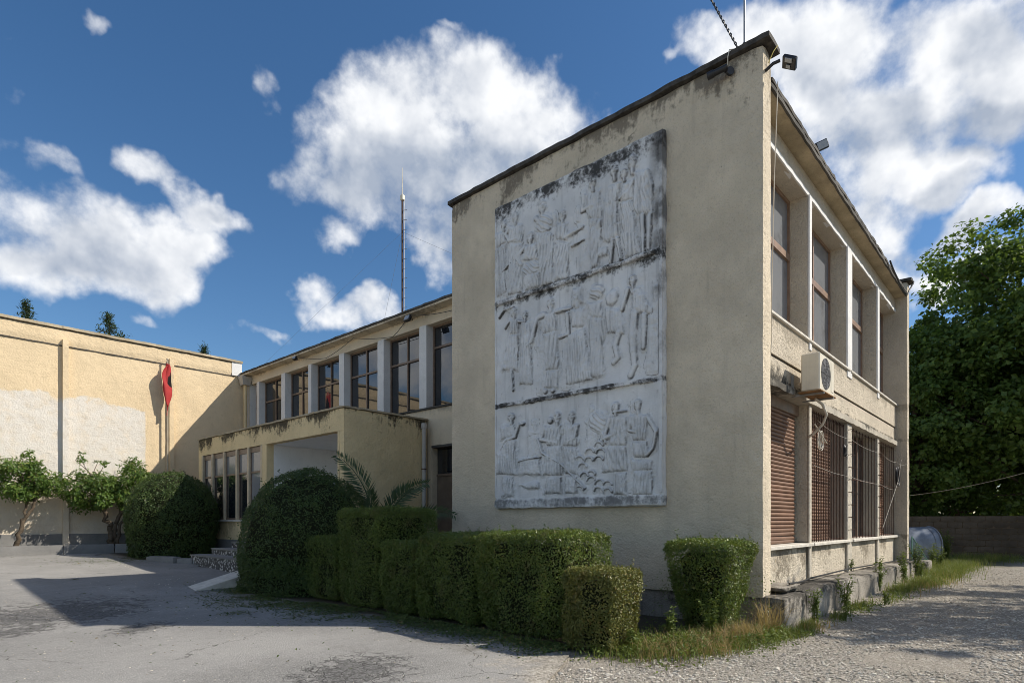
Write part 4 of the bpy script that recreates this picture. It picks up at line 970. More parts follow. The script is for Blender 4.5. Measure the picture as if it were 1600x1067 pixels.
def floodlight(name, label, loc, rot, s=1.0):
    t = thing(name, label, 'floodlight', loc); t.rotation_euler = rot
    MB().bbox(-0.13 * s, 0.13 * s, -0.03, 0.035, -0.09 * s, 0.09 * s, 0.012).build('housing', M['metal_dark'], t)
    MB().box(-0.105 * s, 0.105 * s, -0.036, -0.031, -0.07 * s, 0.07 * s).build('lens', M['lens'], t)
    m = MB().tube([(-0.14 * s, 0.0, 0), (-0.14 * s, 0.10, -0.02), (0.14 * s, 0.10, -0.02), (0.14 * s, 0.0, 0)], 0.010, 6); m.build('bracket', M['metal_dark'], t)
    for k in range(6): m = MB().box((-0.10 + 0.04 * k) * s, (-0.092 + 0.04 * k) * s, 0.035, 0.06, -0.08 * s, 0.08 * s).build('fin', M['metal_dark'], t)
    return t
floodlight('floodlight', 'black floodlight on top of the roof edge above the second upper window', (2.8, -0.02, 8.06), (R(10), R(-24), R(-52)), 0.85)
floodlight('floodlight', 'square floodlight under the wing eave below the roof mast', (1.80, 10.30, 7.13), (R(-22), 0, R(-90)), 0.95)
floodlight('floodlight', 'small white-faced floodlight under the wing eave above the porch roof', (1.80, 16.6, 7.17), (R(-25), 0, R(-80)), 0.7)
sl = thing('sensor_lamp', 'black lamp with motion sensor at the top of the wall corner', 'lamp', (0.10, -0.02, 7.93))
MB().tube([(0.0, 0.03, -0.06), (0.0, -0.08, -0.01), (0.02, -0.17, 0.0)], 0.022, 8).build('arm', M['metal_dark'], sl)
h = MB().bbox(-0.06, 0.13, -0.13, 0.07, -0.03, 0.03, 0.012)
h.xf(Matrix.Translation((0.02, -0.27, -0.04)) @ Euler((R(32), R(14), R(20))).to_matrix().to_4x4()); hd = h.build('lamp_head', M['metal_dark'], sl)
h = MB().box(-0.06, 0.0, -0.08, 0.02, -0.045, -0.036).box(0.04, 0.09, -0.06, 0.0, -0.045, -0.036)
h.xf(Matrix.Translation((0.02, -0.27, -0.04)) @ Euler((R(32), R(14), R(20))).to_matrix().to_4x4()); h.build('led_plate', M['lens'], hd)
wire('cable', [(0.12, -0.03, 7.98), (0.14, -0.09, 8.12), (0.20, -0.13, 8.22)], 0.006, simple('yellow_cable', (0.6, 0.48, 0.12)), 'short yellow cable looping from the corner lamp to the coping', 0.0, 6)
cc = thing('security_camera', 'black bullet camera fixed under the coping of the relief wall', 'camera', (-0.02, 0.52, 8.06))
MB().tube([(0, 0, -0.02), (-0.05, 0, -0.03), (-0.10, 0.0, -0.04)], 0.018, 8).build('mount', M['metal_dark'], cc)
b_ = MB().tube([(-0.11, -0.06, -0.03), (-0.14, 0.16, -0.05)], 0.042, 12).build('body', M['metal_dark'], cc)
MB().tube([(-0.135, 0.13, -0.045), (-0.15, 0.22, -0.055)], 0.052, 12).build('hood', M['metal_dark'], b_)
MB().tube([(-0.03, -0.055, -0.06), (-0.055, -0.085, -0.06)], 0.06, 12).build('base_disc', M['metal_dark'], cc)
wire('cable', [(-0.02, 0.5, 8.1), (-0.09, 0.47, 8.2), (-0.08, 0.45, 8.3), (0.0, 0.35, 8.31)], 0.008, M['cable_white'], 'short white cable from the bullet camera over the coping', 0.0, 6)
rp = thing('roof_pole', 'slim grey antenna pole standing on the coping of the relief wall', 'pole', (0.15, 0.32, 8.29))
MB().tube([(0, 0, 0), (0, 0, 1.6)], 0.016, 8).build('pole', M['metal_grey'], rp)
MB().tube([(0, 0, 0), (0, 0, 0.17)], 0.03, 8).build('socket', M['metal_dark'], rp)
tw = MB()
for ph in (0, math.pi):
    tw.tube([(0.15 + 0.012 * math.cos(k * 0.9 + ph), 0.36 + 0.0105 * k + 0.012 * math.sin(k * 0.9 + ph), 8.31 + 0.0246 * k) for k in range(60)], 0.009, 5)
tag(tw.build('roof_cable', M['metal_dark']), 'twisted black cable rising steeply from the coping beside the antenna pole', 'cable')

# ------------------------------------------------------------------ fittings on the wing and porch
mast = thing('radio_mast', 'tall thin radio mast with climbing pegs on the wing roof', 'mast', (3.24, 12.4, 7.42))
MB().tube([(0, 0, 0), (0, 0, 4.35)], 0.03, 8).build('mast_tube', M['bar'], mast)
MB().tube([(0.05, -0.03, 0), (0.05, -0.03, 4.3)], 0.014, 6).build('feed_cable', M['metal_grey'], mast)
for k in range(13): MB().tube([(-0.02, 0, 0.25 + 0.31 * k), (0.08, -0.13, 0.27 + 0.31 * k)], 0.009, 5).build('climbing_peg', M['metal_grey'], mast)
MB().bbox(-0.055, 0.07, -0.06, 0.06, 4.30, 4.48, 0.02).build('junction_box', M['ac'], mast)
MB().tube([(0, 0, 4.5), (0, 0, 5.35)], [0.022, 0.008], 6).build('whip_antenna', M['cable_white'], mast)
for e in ((3.2, -5.6, 0.0), (-0.9, 8.5, 0.0), (3.0, 6.0, 0.0)):
    MB().tube([(0, 0, 3.3), (e[0], e[1], e[2])], 0.0035, 4).build('guy_wire', M['metal_grey'], mast)
dp = thing('downpipe', 'grey downpipe in the corner between the porch and the doorway', 'downpipe', (1.98, 9.80, 0))
MB().tube([(0, 0, -0.1), (0, 0, 4.05)], 0.062, 10).build('pipe', M['pipe'], dp)
MB().tube([(0, 0, 4.03), (0, 0, 4.17)], 0.085, 10).build('collar', M['pipe'], dp)
for z in (1.2, 2.9): MB().tube([(0, 0, z), (0, 0, z + 0.03)], 0.072, 10).build('clip', M['bar'], dp)
dp = thing('downpipe', 'cream downpipe with a box hopper where the wing meets the hall', 'downpipe', (2.06, 21.05, 0))
MB().tube([(0, 0, 4.3), (0, 0, 6.95)], 0.07, 10).build('pipe', M['porch'], dp)
hp = MB(); hp.add([(-0.14, -0.14, 6.93), (0.14, -0.14, 6.93), (0.14, 0.14, 6.93), (-0.14, 0.14, 6.93), (-0.22, -0.2, 7.26), (0.2, -0.2, 7.26), (0.2, 0.2, 7.26), (-0.22, 0.2, 7.26)],
        [(3, 2, 1, 0), (4, 5, 6, 7), (0, 1, 5, 4), (1, 2, 6, 5), (2, 3, 7, 6), (3, 0, 4, 7)]); hp.build('hopper', M['pipe'], dp)
wire('cable', [(2.2, 8.9, 7.12), (1.86, 10.3, 7.22), (2.2, 11.5, 6.95), (1.95, 13.2, 7.2), (2.18, 15.2, 6.98), (1.9, 16.6, 7.22)], 0.009, M['metal_dark'], 'thin dark cable looping along the wing wall under the eave', 0.04)

# ------------------------------------------------------------------ flag
fl = thing('flagpole', 'thin pole with a limp red flag before the hall wall', 'flagpole', (-0.775, 21.10, 0.7))
MB().tube([(0, 0, 0), (0.0, 0, 6.70)], [0.034, 0.026], 8).build('pole', M['flagpole'], fl)
MB().sphere((0, 0, 6.72), 0.04).build('finial', M['flagpole'], fl)
def flag():
    m, g, p = new_mat('flag_cloth', 0.75, 0.15)
    at = g.node('ShaderNodeAttribute', attribute_name='mark')
    P = g.pos(); n = g.noise(P, 5, 4)
    c = g.mix(n, (0.30, 0.028, 0.030), (0.45, 0.055, 0.052)); c = g.mix(at.outputs['Fac'], c, (0.012, 0.010, 0.010))
    g.put(c, p.inputs['Base Color'])
    a, b = 46, 30; V = []; mk = []
    for i in range(a):                     # down the hoist
        t = i / (a - 1)
        for j in range(b):
            s = j / (b - 1)
            spread = 0.10 + 0.26 * math.sin(math.pi * min(1, t * 1.08) ** 0.9) * (1 - 0.25 * t)
            x = -spread * math.sin(s * math.pi * 2.6) * (0.55 + 0.45 * s) + 0.05 * math.sin(9 * t + 3 * s)
            y = -0.04 - 0.07 * s + 0.05 * math.sin(s * 11 + t * 2.2)
            z = 6.58 - 1.95 * t * (0.80 + 0.20 * math.cos(s * 2.4)) - 0.14 * s
            V.append((x * 0.62 - 0.02, y, z))
            e = ((s - 0.5) / 0.13) ** 2 + ((t - 0.48) / 0.30) ** 2
            mk.append(1.0 if e + 0.35 * math.sin(s * 40) * math.sin(t * 24) < 1 else 0.0)
    I = np.arange(a * b).reshape(a, b)
    F = np.stack([I[:-1, :-1], I[1:, :-1], I[1:, 1:], I[:-1, 1:]], -1).reshape(-1, 4)
    me = np_mesh('flag', np.array(V), F, True)
    at = me.attributes.new('mark', 'FLOAT', 'POINT'); at.data.foreach_set('value', np.array(mk, np.float32))
    o = link('flag', me, m, fl); so = o.modifiers.new('thick', 'SOLIDIFY'); so.thickness = 0.004
    o['label'] = 'limp red flag with a black emblem lost in its folds'
flag()
# ------------------------------------------------------------------ planting
M['hedge_leaf'] = leaf_mat('hedge_leaf', (0.045, 0.078, 0.016), (0.185, 0.240, 0.050), 0.22, 0.36, (0.16, 0.15, 0.04), 0.55)
M['hedge_dry'] = leaf_mat('hedge_leaf_dry', (0.080, 0.100, 0.022), (0.22, 0.215, 0.060), 0.22, 0.42, (0.22, 0.16, 0.05), 0.7)
M['dome_leaf'] = leaf_mat('dome_leaf', (0.030, 0.058, 0.016), (0.095, 0.145, 0.034), 0.15, 0.38, (0.10, 0.12, 0.03))
M['citrus_leaf'] = leaf_mat('citrus_leaf', (0.050, 0.105, 0.018), (0.14, 0.215, 0.040), 0.28, 0.38, (0.20, 0.22, 0.05))
M['tree_leaf'] = leaf_mat('tree_leaf', (0.050, 0.100, 0.020), (0.150, 0.225, 0.048), 0.38, 0.45)
M['palm_leaf'] = leaf_mat('palm_leaf', (0.030, 0.055, 0.020), (0.070, 0.105, 0.035), 0.15, 0.45)
M['weed_leaf'] = leaf_mat('weed_leaf', (0.070, 0.115, 0.022), (0.17, 0.215, 0.045), 0.30, 0.55)
M['grass'] = leaf_mat('grass_blade', (0.085, 0.125, 0.022), (0.20, 0.235, 0.055), 0.3, 0.6, (0.33, 0.25, 0.10))
M['dry_grass'] = leaf_mat('dry_grass_blade', (0.26, 0.19, 0.085), (0.42, 0.33, 0.17), 0.3, 0.65)
M['litter'] = leaf_mat('fallen_clippings', (0.045, 0.075, 0.018), (0.14, 0.175, 0.045), 0.1, 0.6, (0.20, 0.14, 0.05))
M['conifer'] = leaf_mat('conifer_needles', (0.020, 0.042, 0.014), (0.045, 0.078, 0.025), 0.15, 0.6)

def unit(v): return v / np.maximum(np.linalg.norm(v, axis=1, keepdims=True), 1e-9)
def leaves(P, N, size, r, spread=0.8, width=0.5, droop=0.0):
    """one folded four-cornered leaf per point; N = the way it faces on average"""
    n = len(P); N = unit(N + spread * r.normal(size=(n, 3)))
    T = r.normal(size=(n, 3)); T[:, 2] -= droop; T = unit(T - N * (T * N).sum(1, keepdims=True)); B = np.cross(N, T)
    L = size * r.uniform(0.65, 1.3, (n, 1)); W = L * width * r.uniform(0.8, 1.2, (n, 1))
    f = 0.18 * W
    V = np.stack([P, P + T * L * 0.45 + B * W * 0.5 + N * f, P + T * L, P + T * L * 0.45 - B * W * 0.5 + N * f], 1).reshape(-1, 3)
    F = np.arange(4 * n).reshape(n, 4)
    return V, F
def leaf_obj(name, P, N, size, mat, parent, seed, **k):
    V, F = leaves(np.asarray(P, float), np.asarray(N, float), size, np.random.default_rng(seed), **k)
    o = link(name, np_mesh(name, V, F), mat, parent); o['kind'] = 'stuff'; return o

def hedge_box(name, label, loc, sx, sy, z0, z1, rz, seed, mat='hedge_leaf', size=0.034, dens=6400, group=None, base=None, rnd_c=0.16, trunk=False, dry=0.0, cat='hedge'):
    base = base or (0.0, 0.7, 0.90)
    t = thing(name, label, cat, (loc[0], loc[1], gzf(*loc) - 0.02), R(rz), group)
    r = np.random.default_rng(seed)
    hx, hy = sx / 2, sy / 2
    areas = [sx * sy, sx * sy * 0.3, sx * (z1 - z0), sx * (z1 - z0), sy * (z1 - z0), sy * (z1 - z0)]
    P = []; N = []
    for k, A in enumerate(areas):
        n = int(A * dens); a = r.uniform(-1, 1, n); b = r.uniform(-1, 1, n)
        zz = z0 + (z1 - z0) * (b + 1) / 2
        if k == 0: p = np.stack([a * hx, b * hy, np.full(n, z1)], 1); nn = (0, 0, 1)
        elif k == 1: p = np.stack([a * hx, b * hy, np.full(n, z0)], 1); nn = (0, 0, -1)
        elif k == 2: p = np.stack([a * hx, np.full(n, -hy), zz], 1); nn = (0, -1, 0)
        elif k == 3: p = np.stack([a * hx, np.full(n, hy), zz], 1); nn = (0, 1, 0)
        elif k == 4: p = np.stack([np.full(n, -hx), a * hy, zz], 1); nn = (-1, 0, 0)
        else: p = np.stack([np.full(n, hx), a * hy, zz], 1); nn = (1, 0, 0)
        P.append(p); N.append(np.tile(np.array(nn, float), (n, 1)))
    P = np.concatenate(P); N = np.concatenate(N)
    # round the corners, swell and thin by noise, sink some leaves inwards
    C = np.array([0, 0, (z0 + z1) / 2]); H = np.array([hx, hy, (z1 - z0) / 2]); q = P - C
    inner = np.clip(q, -(H - rnd_c), H - rnd_c); dv = q - inner; dl = np.linalg.norm(dv, axis=1, keepdims=True)
    q = np.where(dl > 1e-6, inner + dv / np.maximum(dl, 1e-6) * np.minimum(dl, rnd_c), q)
    N = unit(N + 1.2 * dv / rnd_c * (dl > rnd_c * 0.4))
    P = q + C
    bulge = (0.06 * vnoise(P, 1.7, seed) + 0.04 * vnoise(P, 5, seed + 1)) * np.where(N[:, 2] > 0.7, 0.45, 1.0)
    depth = -np.abs(r.normal(0, 0.05, len(P))) + np.where(r.random(len(P)) < 0.04, r.uniform(0, 0.05, len(P)), 0)
    P = P + N * (bulge + depth)[:, None]
    if base: # taper towards the foot
        k = np.clip((P[:, 2] - base[0]) / (base[1] - base[0]), 0, 1); s = base[2] + (1 - base[2]) * k ** 0.8
        P[:, 0] *= s; P[:, 1] *= s
    keep = r.random(len(P)) < np.clip(0.75 + 0.9 * vnoise(P, 4, seed + 3), 0.35, 1) + 0.3 * (P[:, 2] > z1 - 0.15)
    P, N = P[keep], N[keep]
    # stray shoots that outgrew the last clipping
    ns = int(20 + 22 * sx * sy); ii = r.integers(0, len(P), ns); SP = []; SN = []
    for j in ii:
        if P[j, 2] < 0.3: continue
        d = N[j] * 0.6 + np.array([0, 0, 0.7]) + r.normal(0, 0.3, 3); d /= np.linalg.norm(d); L = r.uniform(0.04, 0.16)
        for q in np.linspace(0.2, 1, int(4 + L * 50)): SP.append(P[j] + d * L * q + r.normal(0, 0.006, 3)); SN.append(d + r.normal(0, 0.5, 3))
    P = np.concatenate([P, np.array(SP)]); N = np.concatenate([N, unit(np.array(SN))])
    leaf_obj('foliage', P, N, size, M[mat], t, seed, spread=0.75)
    # twiggy heart behind the leaves
    m = MB(); k = 0.17
    m.bbox(-hx + k, hx - k, -hy + k, hy - k, z0 + 0.02 if z0 > 0.1 else 0.0, z1 - k, 0.10)
    if base:
        m.v = [(x * (base[2] + (1 - base[2]) * min(1, max(0, (z - base[0]) / (base[1] - base[0]))) ** 0.8), y * (base[2] + (1 - base[2]) * min(1, max(0, (z - base[0]) / (base[1] - base[0]))) ** 0.8), z) for x, y, z in m.v]
    m.build('woody_heart', M['twig'], t)
    if trunk:
        for i in range(14):
            a = r.uniform(0, 6.28); e = (r.uniform(-hx, hx) * 0.8, r.uniform(-hy, hy) * 0.8)
            MB().tube([(0.1 * math.cos(a), 0.1 * math.sin(a), -0.05), (e[0] * 0.5, e[1] * 0.5, z0 * 0.55), (e[0] * 0.9, e[1] * 0.9, z0 + 0.1)], [0.022, 0.014, 0.008], 5).build('stem', M['bark'], t)
    return t
G_H = 'clipped hedges before the relief wall'
def hb(label, x0, x1, y0, y1, z, seed, **k):
    return hedge_box('clipped_hedge', label, ((x0 + x1) / 2, (y0 + y1) / 2), x1 - x0, y1 - y0, 0.0, z, 0, seed, group=G_H, **k)
hb('tall clipped hedge block with a flat top below the palm fronds', -2.75, -1.30, 5.34, 6.60, 1.74, 501)
hb('low clipped hedge tier between the dome-clipped shrub and the tall hedge block', -2.75, -1.70, 6.62, 7.75, 1.22, 502)
hb('low clipped hedge tier on the relief side of the tall hedge block', -2.72, -1.70, 4.42, 5.32, 1.20, 507)
hb('shaded clipped hedge block next to the sunlit hedge', -2.75, -1.50, 3.00, 4.38, 1.33, 503)
hb('flat-topped clipped hedge lit by the sun under the relief', -2.80, -1.55, 1.40, 2.97, 1.37, 504)
hb('low yellowing clipped hedge with a narrowed foot', -3.00, -2.20, 0.55, 1.36, 0.98, 505, mat='hedge_dry', base=(0.0, 0.75, 0.82), trunk=True)
tf = hb('flat-topped hedge tapering to a narrow foot beside the wall corner', -1.30, -0.35, -0.07, 0.91, 1.26, 506, base=(0.15, 1.0, 0.55), trunk=True)
def fringe(t, seed, n, sx, sy, z0, z1, mat, size=0.034):
    r = np.random.default_rng(seed); P = np.stack([r.normal(0, sx, n), r.normal(0, sy, n), z0 + (z1 - z0) * r.random(n)], 1)
    keep = vnoise(P, 4.5, seed) > -0.1; P = P[keep]
    leaf_obj('lower_sprigs', P, np.tile([0, 0, 1.0], (len(P), 1)), size, M[mat], t, seed + 1, spread=1.2)
fringe(tf, 610, 5200, 0.24, 0.28, 0.10, 0.80, 'hedge_leaf')
def dome(name, label, loc, rx, ry, h, seed, n, size, mat, lower=0.0, cat='shrub', foot=0.8):
    t = thing(name, label, cat, (loc[0], loc[1], gzf(*loc) - 0.03)); r = np.random.default_rng(seed)
    u = r.random(n); th = r.uniform(0, 2 * math.pi, n)
    zc = h * lower; hz = h - zc
    cz = -1 + 2 * u if lower > 0.2 else u
    sr = np.sqrt(1 - cz ** 2)
    p = np.stack([rx * sr * np.cos(th), ry * sr * np.sin(th), zc + np.where(cz > 0, hz, zc) * cz], 1)
    below = p[:, 2] < zc                       # below the widest height the flanks fall almost straight to a foot
    zz = zc * (1 - (-cz)) ; kk = foot + (1 - foot) * np.clip(zz / zc, 0, 1) ** 0.6
    p[:, 0] = np.where(below, rx * kk * np.cos(th), p[:, 0]); p[:, 1] = np.where(below, ry * kk * np.sin(th), p[:, 1]); p[:, 2] = np.where(below, zz, p[:, 2])
    N = unit(np.stack([np.where(below, 1, sr) * np.cos(th) / rx, np.where(below, 1, sr) * np.sin(th) / ry, np.where(below, 0, cz / hz)], 1))
    bulge = 0.05 + 0.06 * vnoise(p, 1.5, seed) + 0.045 * vnoise(p, 4.5, seed + 1)
    dep = -np.abs(r.normal(0, 0.06, n)) + np.where(r.random(n) < 0.05, r.uniform(0, 0.07, n), 0)
    p = p + N * (bulge + dep)[:, None]
    k = (p[:, 2] > 0.0) & (r.random(n) < np.clip(0.6 + 1.0 * vnoise(p, 4.5, seed + 2), 0.25, 1)); p, N = p[k], N[k]
    ii = r.integers(0, len(p), 150); SP = []; SN = []
    for j in ii:
        d = N[j] * 0.7 + np.array([0, 0, 0.6]) + r.normal(0, 0.3, 3); d /= np.linalg.norm(d); L = r.uniform(0.05, 0.2)
        for q in np.linspace(0.2, 1, int(4 + L * 40)): SP.append(p[j] + d * L * q + r.normal(0, 0.008, 3)); SN.append(d + r.normal(0, 0.5, 3))
    p = np.concatenate([p, np.array(SP)]); N = np.concatenate([N, unit(np.array(SN))])
    leaf_obj('foliage', p, N, size, M[mat], t, seed, spread=0.75)
    m = MB(); m.sphere((0, 0, zc), (rx - 0.10, ry - 0.10, hz - 0.10), 24, 16)
    m.v = [(x, y, z) if z > zc else (x, y, zc) for x, y, z in m.v]
    m.tube([(0, 0, -0.05), (0, 0, zc * 0.5), (0, 0, zc + 0.05)], [rx * foot - 0.12, rx * (foot + 1) / 2 - 0.10, rx - 0.10], 24)
    m.build('woody_heart', M['twig'], t)
    return t
dome('dome_shrub', 'big dome-clipped dark shrub at the corner of the porch', (-2.05, 8.75), 1.34, 1.38, 2.52, 520, 105000, 0.042, 'dome_leaf', 0.30, foot=0.97)
dome('round_shrub', 'ball-clipped shrub half in sun before the flagpole', (-1.75, 17.6), 1.28, 1.28, 2.62, 521, 52000, 0.055, 'dome_leaf', 0.42, foot=0.80)

# ---- small trees with bent limbs
def limb(m, a, b, r0, r1, r, wob=0.12, n=6):
    a, b = Vector(a), Vector(b); pts = []; L = (b - a).length
    for k in range(n + 1):
        t = k / n; q = a.lerp(b, t)
        if 0 < k < n: q += Vector((r.normal(0, wob), r.normal(0, wob), r.normal(0, wob * 0.6))) * L * 0.5
        pts.append(q)
    m.tube(pts, [r0 + (r1 - r0) * k / n for k in range(n + 1)], 8); return pts
def citrus(label, loc, crowns, trunk, seed, size=0.10, per=420):
    t = thing('citrus_tree', label, 'tree', loc, 0, 'small citrus trees along the hall wall'); r = np.random.default_rng(seed)
    m = MB(); tops = []
    for path, r0, r1 in trunk:
        for a, b in zip(path[:-1], path[1:]): limb(m, a, b, r0, (r0 + r1) / 2, r, 0.08); r0 = (r0 + r1) / 2
        tops.append(path[-1])
    for c, rad in crowns:
        a = min(tops, key=lambda q: (Vector(q) - Vector(c)).length); limb(m, a, c, 0.022, 0.008, r, 0.12)
    m.build('trunk', M['bark'], t)
    P = []; N = []
    for c, rad in crowns:
        n = int(per * (rad / 0.4) ** 2)
        d = unit(r.normal(size=(n, 3))); d[:, 2] *= 0.85
        q = np.array(c) + d * rad * (r.random((n, 1)) ** 0.45)
        keep = vnoise(q, 4.0, seed) > -0.5; P.append(q[keep]); N.append(d[keep] + np.array([0, -0.2, 0.5]))
    leaf_obj('crown', np.concatenate(P), np.concatenate(N), size, M['citrus_leaf'], t, seed, spread=0.6, width=0.42, droop=0.5)
    return t
def crown_set(cx, cz, w, h, n, seed, y=0.0, dy=0.5):
    r = np.random.default_rng(seed); out = []
    for k in range(n):
        a = r.uniform(0, 2 * math.pi); q = math.sqrt(r.random())
        out.append(((cx + w * q * math.cos(a), y + r.normal(0, dy * 0.5), cz + h * q * math.sin(a)), r.uniform(0.26, 0.44)))
    return out
citrus('citrus tree with leaning twisted trunk against the whitewashed patch', (-5.20, 20.45, 0.70),
       crown_set(0.36, 2.15, 0.72, 0.60, 22, 31) + [((0.3, 0, 2.85), 0.22), ((1.15, 0, 2.1), 0.28), ((-0.5, 0.1, 2.35), 0.30)],
       [([(0, 0, 0.0), (0.16, 0, 0.75), (0.42, 0.0, 1.25), (0.55, 0, 1.7)], 0.075, 0.032), ([(0.14, 0, 0.7), (0.30, 0.1, 1.4)], 0.045, 0.022)], 530, 0.12, 300)
citrus('bushy citrus tree with upright clustered stems and shoots near the flagpole', (-2.70, 20.45, 0.70),
       crown_set(-0.50, 1.85, 0.58, 0.56, 18, 32) + crown_set(0.60, 2.0, 0.60, 0.64, 18, 33) + [((-0.84, 0, 2.75), 0.16), ((-0.84, 0, 3.02), 0.13), ((-0.40, 0, 2.70), 0.14), ((-0.20, 0, 2.72), 0.13), ((0.65, 0, 2.80), 0.24), ((1.15, 0, 2.3), 0.28)],
       [([(0, 0, 0), (-0.05, 0, 0.6), (-0.25, 0, 1.3)], 0.10, 0.05), ([(0.08, 0.03, 0), (0.12, 0, 0.7), (0.4, 0, 1.4)], 0.085, 0.04), ([(0.15, -0.03, 0), (0.25, 0, 0.7), (0.7, 0, 1.5)], 0.06, 0.03)], 531, 0.12, 300)
citrus('citrus tree cut by the edge of the yard beside the leaning one', (-7.2, 20.3, 0.70),
       crown_set(0.55, 2.1, 0.75, 0.75, 22, 34),
       [([(0, 0, 0), (0.1, 0, 0.8), (0.5, 0, 1.5)], 0.09, 0.04)], 532, 0.12, 300)

# ---- planter kerb of separate stones, with soil behind
pk = thing('planter_kerb', 'row of concrete kerb stones edging the planting bed by the hall', 'kerb')
kp = [(-12.0, 19.52), (-10.3, 19.52), (-8.55, 19.52), (-6.85, 19.52), (-5.75, 19.52), (-4.20, 19.52), (-2.85, 19.52), (-2.15, 19.05), (-1.75, 18.6)]
for i in range(len(kp) - 1):
    a, b = Vector((*kp[i], 0)), Vector((*kp[i + 1], 0)); d = b - a; L = d.length
    o = rough_box('kerb_stone', M['kerb'], pk, 0.002, L - 0.002, 0, 0.18, -0.3, 0.30, 0.11, 0.004, 0.008, 140 + i)
    o.location = (a.x, a.y, gzf(a.x, a.y) - 0.03); o.rotation_euler = (0, 0, math.atan2(d.y, d.x))
for i, (a, b) in enumerate((((-2.95, 16.2), (-2.55, 15.2)), ((-2.5, 15.15), (-2.22, 14.75)))):
    a, b = Vector((*a, 0)), Vector((*b, 0)); d = b - a; L = d.length
    o = rough_box('kerb_stone', M['kerb'], pk, 0.004, L - 0.004, 0, 0.3, -0.3, 0.16, 0.11, 0.006, 0.018, 160 + i)
    o.location = (a.x, a.y, gzf(a.x, a.y) - 0.02); o.rotation_euler = (0, 0, math.atan2(d.y, d.x))
sb = grid_sheet('planting_bed', np.arange(-16, 2.01, 0.2), np.arange(19.6, 21.28, 0.14), lambda x, y: 0.70 + 0.03 * vnoise(np.stack([x.ravel(), y.ravel(), 0 * x.ravel()], 1), 2.5, 3).reshape(x.shape), M['soil'])
tag(sb, kind='structure')

# ---- palm fronds
pl = thing('young_palm', 'young palm with stiff feathery fronds behind the hedge', 'palm', (-0.85, 8.25, 0.0))
def frond(base, tip, bend, L, n, seed):
    r = np.random.default_rng(seed); a, b = np.array(base, float), np.array(tip, float)
    ts = np.linspace(0, 1, 22); mid = a + (b - a) * ts[:, None] + np.array(bend) * (4 * ts * (1 - ts))[:, None]
    rb = MB().tube([tuple(q) for q in mid], [0.022 * (1 - 0.8 * t) for t in ts], 6)
    V = []; F = []
    for k in range(n):
        t = 0.12 + 0.88 * k / (n - 1); q = a + (b - a) * t + np.array(bend) * (4 * t * (1 - t))
        d = (b - a) + np.array(bend) * 4 * (1 - 2 * t); d = d / np.linalg.norm(d)
        sd = np.cross(d, np.array([-0.74, -0.67, 0.15])); sd /= np.linalg.norm(sd)
        ll = L * (0.35 + 0.65 * math.sin(math.pi * min(0.96, t * 0.9 + 0.1)))
        for sg in (-1, 1):
            dr = d * 0.75 + sg * sd * 0.75 + np.array([-.74, -.67, 0]) * 0.2 + r.normal(0, 0.07, 3); dr /= np.linalg.norm(dr)
            nn = np.cross(dr, np.array([-.74, -.67, 0.2])); nn /= np.linalg.norm(nn)
            w = 0.016; p1 = q + dr * ll * 0.4; p2 = q + dr * ll - np.array([0, 0, 0.02])
            i = len(V); V += [q, p1 + nn * w, p2, p1 - nn * w]; F.append((i, i + 1, i + 2, i + 3))
    o = rb.build('frond', M['palm_leaf'], pl)
    link('leaflets', np_mesh('leaflets', np.array(V), F), M['palm_leaf'], o)['kind'] = 'stuff'
frond((0.05, -0.1, 1.2), (-0.35, 0.75, 2.98), (0.10, -0.18, 0.15), 0.40, 40, 1)
frond((0.15, -0.15, 1.2), (0.75, -1.05, 2.32), (0.0, 0.1, 0.22), 0.36, 34, 2)
frond((0.1, -0.1, 1.2), (0.85, -0.35, 2.25), (0.0, 0.0, 0.2), 0.34, 30, 3)
frond((0.0, -0.1, 1.1), (-0.1, -0.2, 2.15), (0.0, 0.0, 0.1), 0.28, 26, 4)
frond((0.2, -0.3, 1.0), (0.7, -2.0, 1.62), (0, 0, 0.3), 0.32, 30, 5)
MB().tube([(0.05, -0.1, -0.1), (0.05, -0.1, 1.25)], [0.16, 0.1], 8).build('trunk', M['bark'], pl)

# ---- broad trees
def big_tree(label, loc, H, crown, seed, nclump, per, size, clump_r, mat='tree_leaf', trunk_r=0.28, low=0.2, name='broadleaf_tree', group=None):
    t = thing(name, label, 'tree', loc, 0, group); r = np.random.default_rng(seed)
    cr = np.array(crown, float)                # radii x, y, z
    cc = np.array([0, 0, H - cr[2]])
    m = MB(); tr = limb(m, (0, 0, -0.2), (r.normal(0, 0.2), r.normal(0, 0.2), H * 0.72), trunk_r, trunk_r * 0.3, r, 0.03, 8)
    C = []
    while len(C) < nclump:
        d = r.normal(size=3); d /= np.linalg.norm(d); q = r.random() ** 0.40
        p = cc + d * cr * q
        p = p * (1 + 0.0); k = 1 + 0.22 * vnoise(np.array([d * 2.2]), 1.0, seed)[0]
        p = cc + d * cr * q * k
        if p[2] > H * low - 1: C.append(p)
    C = np.array(C)
    for k in range(0, nclump, max(1, nclump // 46)):
        h = min(max(0.25 * H, C[k][2] * 0.62), H * 0.68); i = int(h / (H * 0.72) * (len(tr) - 1)); limb(m, tr[i], tuple(C[k]), trunk_r * 0.32, 0.02, r, 0.07, 5)
    m.build('trunk', M['bark'], t)
    n = nclump * per
    o = np.repeat(C, per, 0); d = unit(r.normal(size=(n, 3)))
    rad = clump_r * np.repeat(r.uniform(0.6, 1.25, nclump), per)
    P = o + d * (rad * r.random(n) ** 0.5)[:, None] * np.array([1, 1, 0.7])
    N = d * 0.5 + unit(P - cc) * 0.6 + np.array([0, 0, 0.5])
    leaf_obj('crown', P, N, size, M[mat], t, seed, spread=0.7, width=0.72, droop=0.4)
    return t
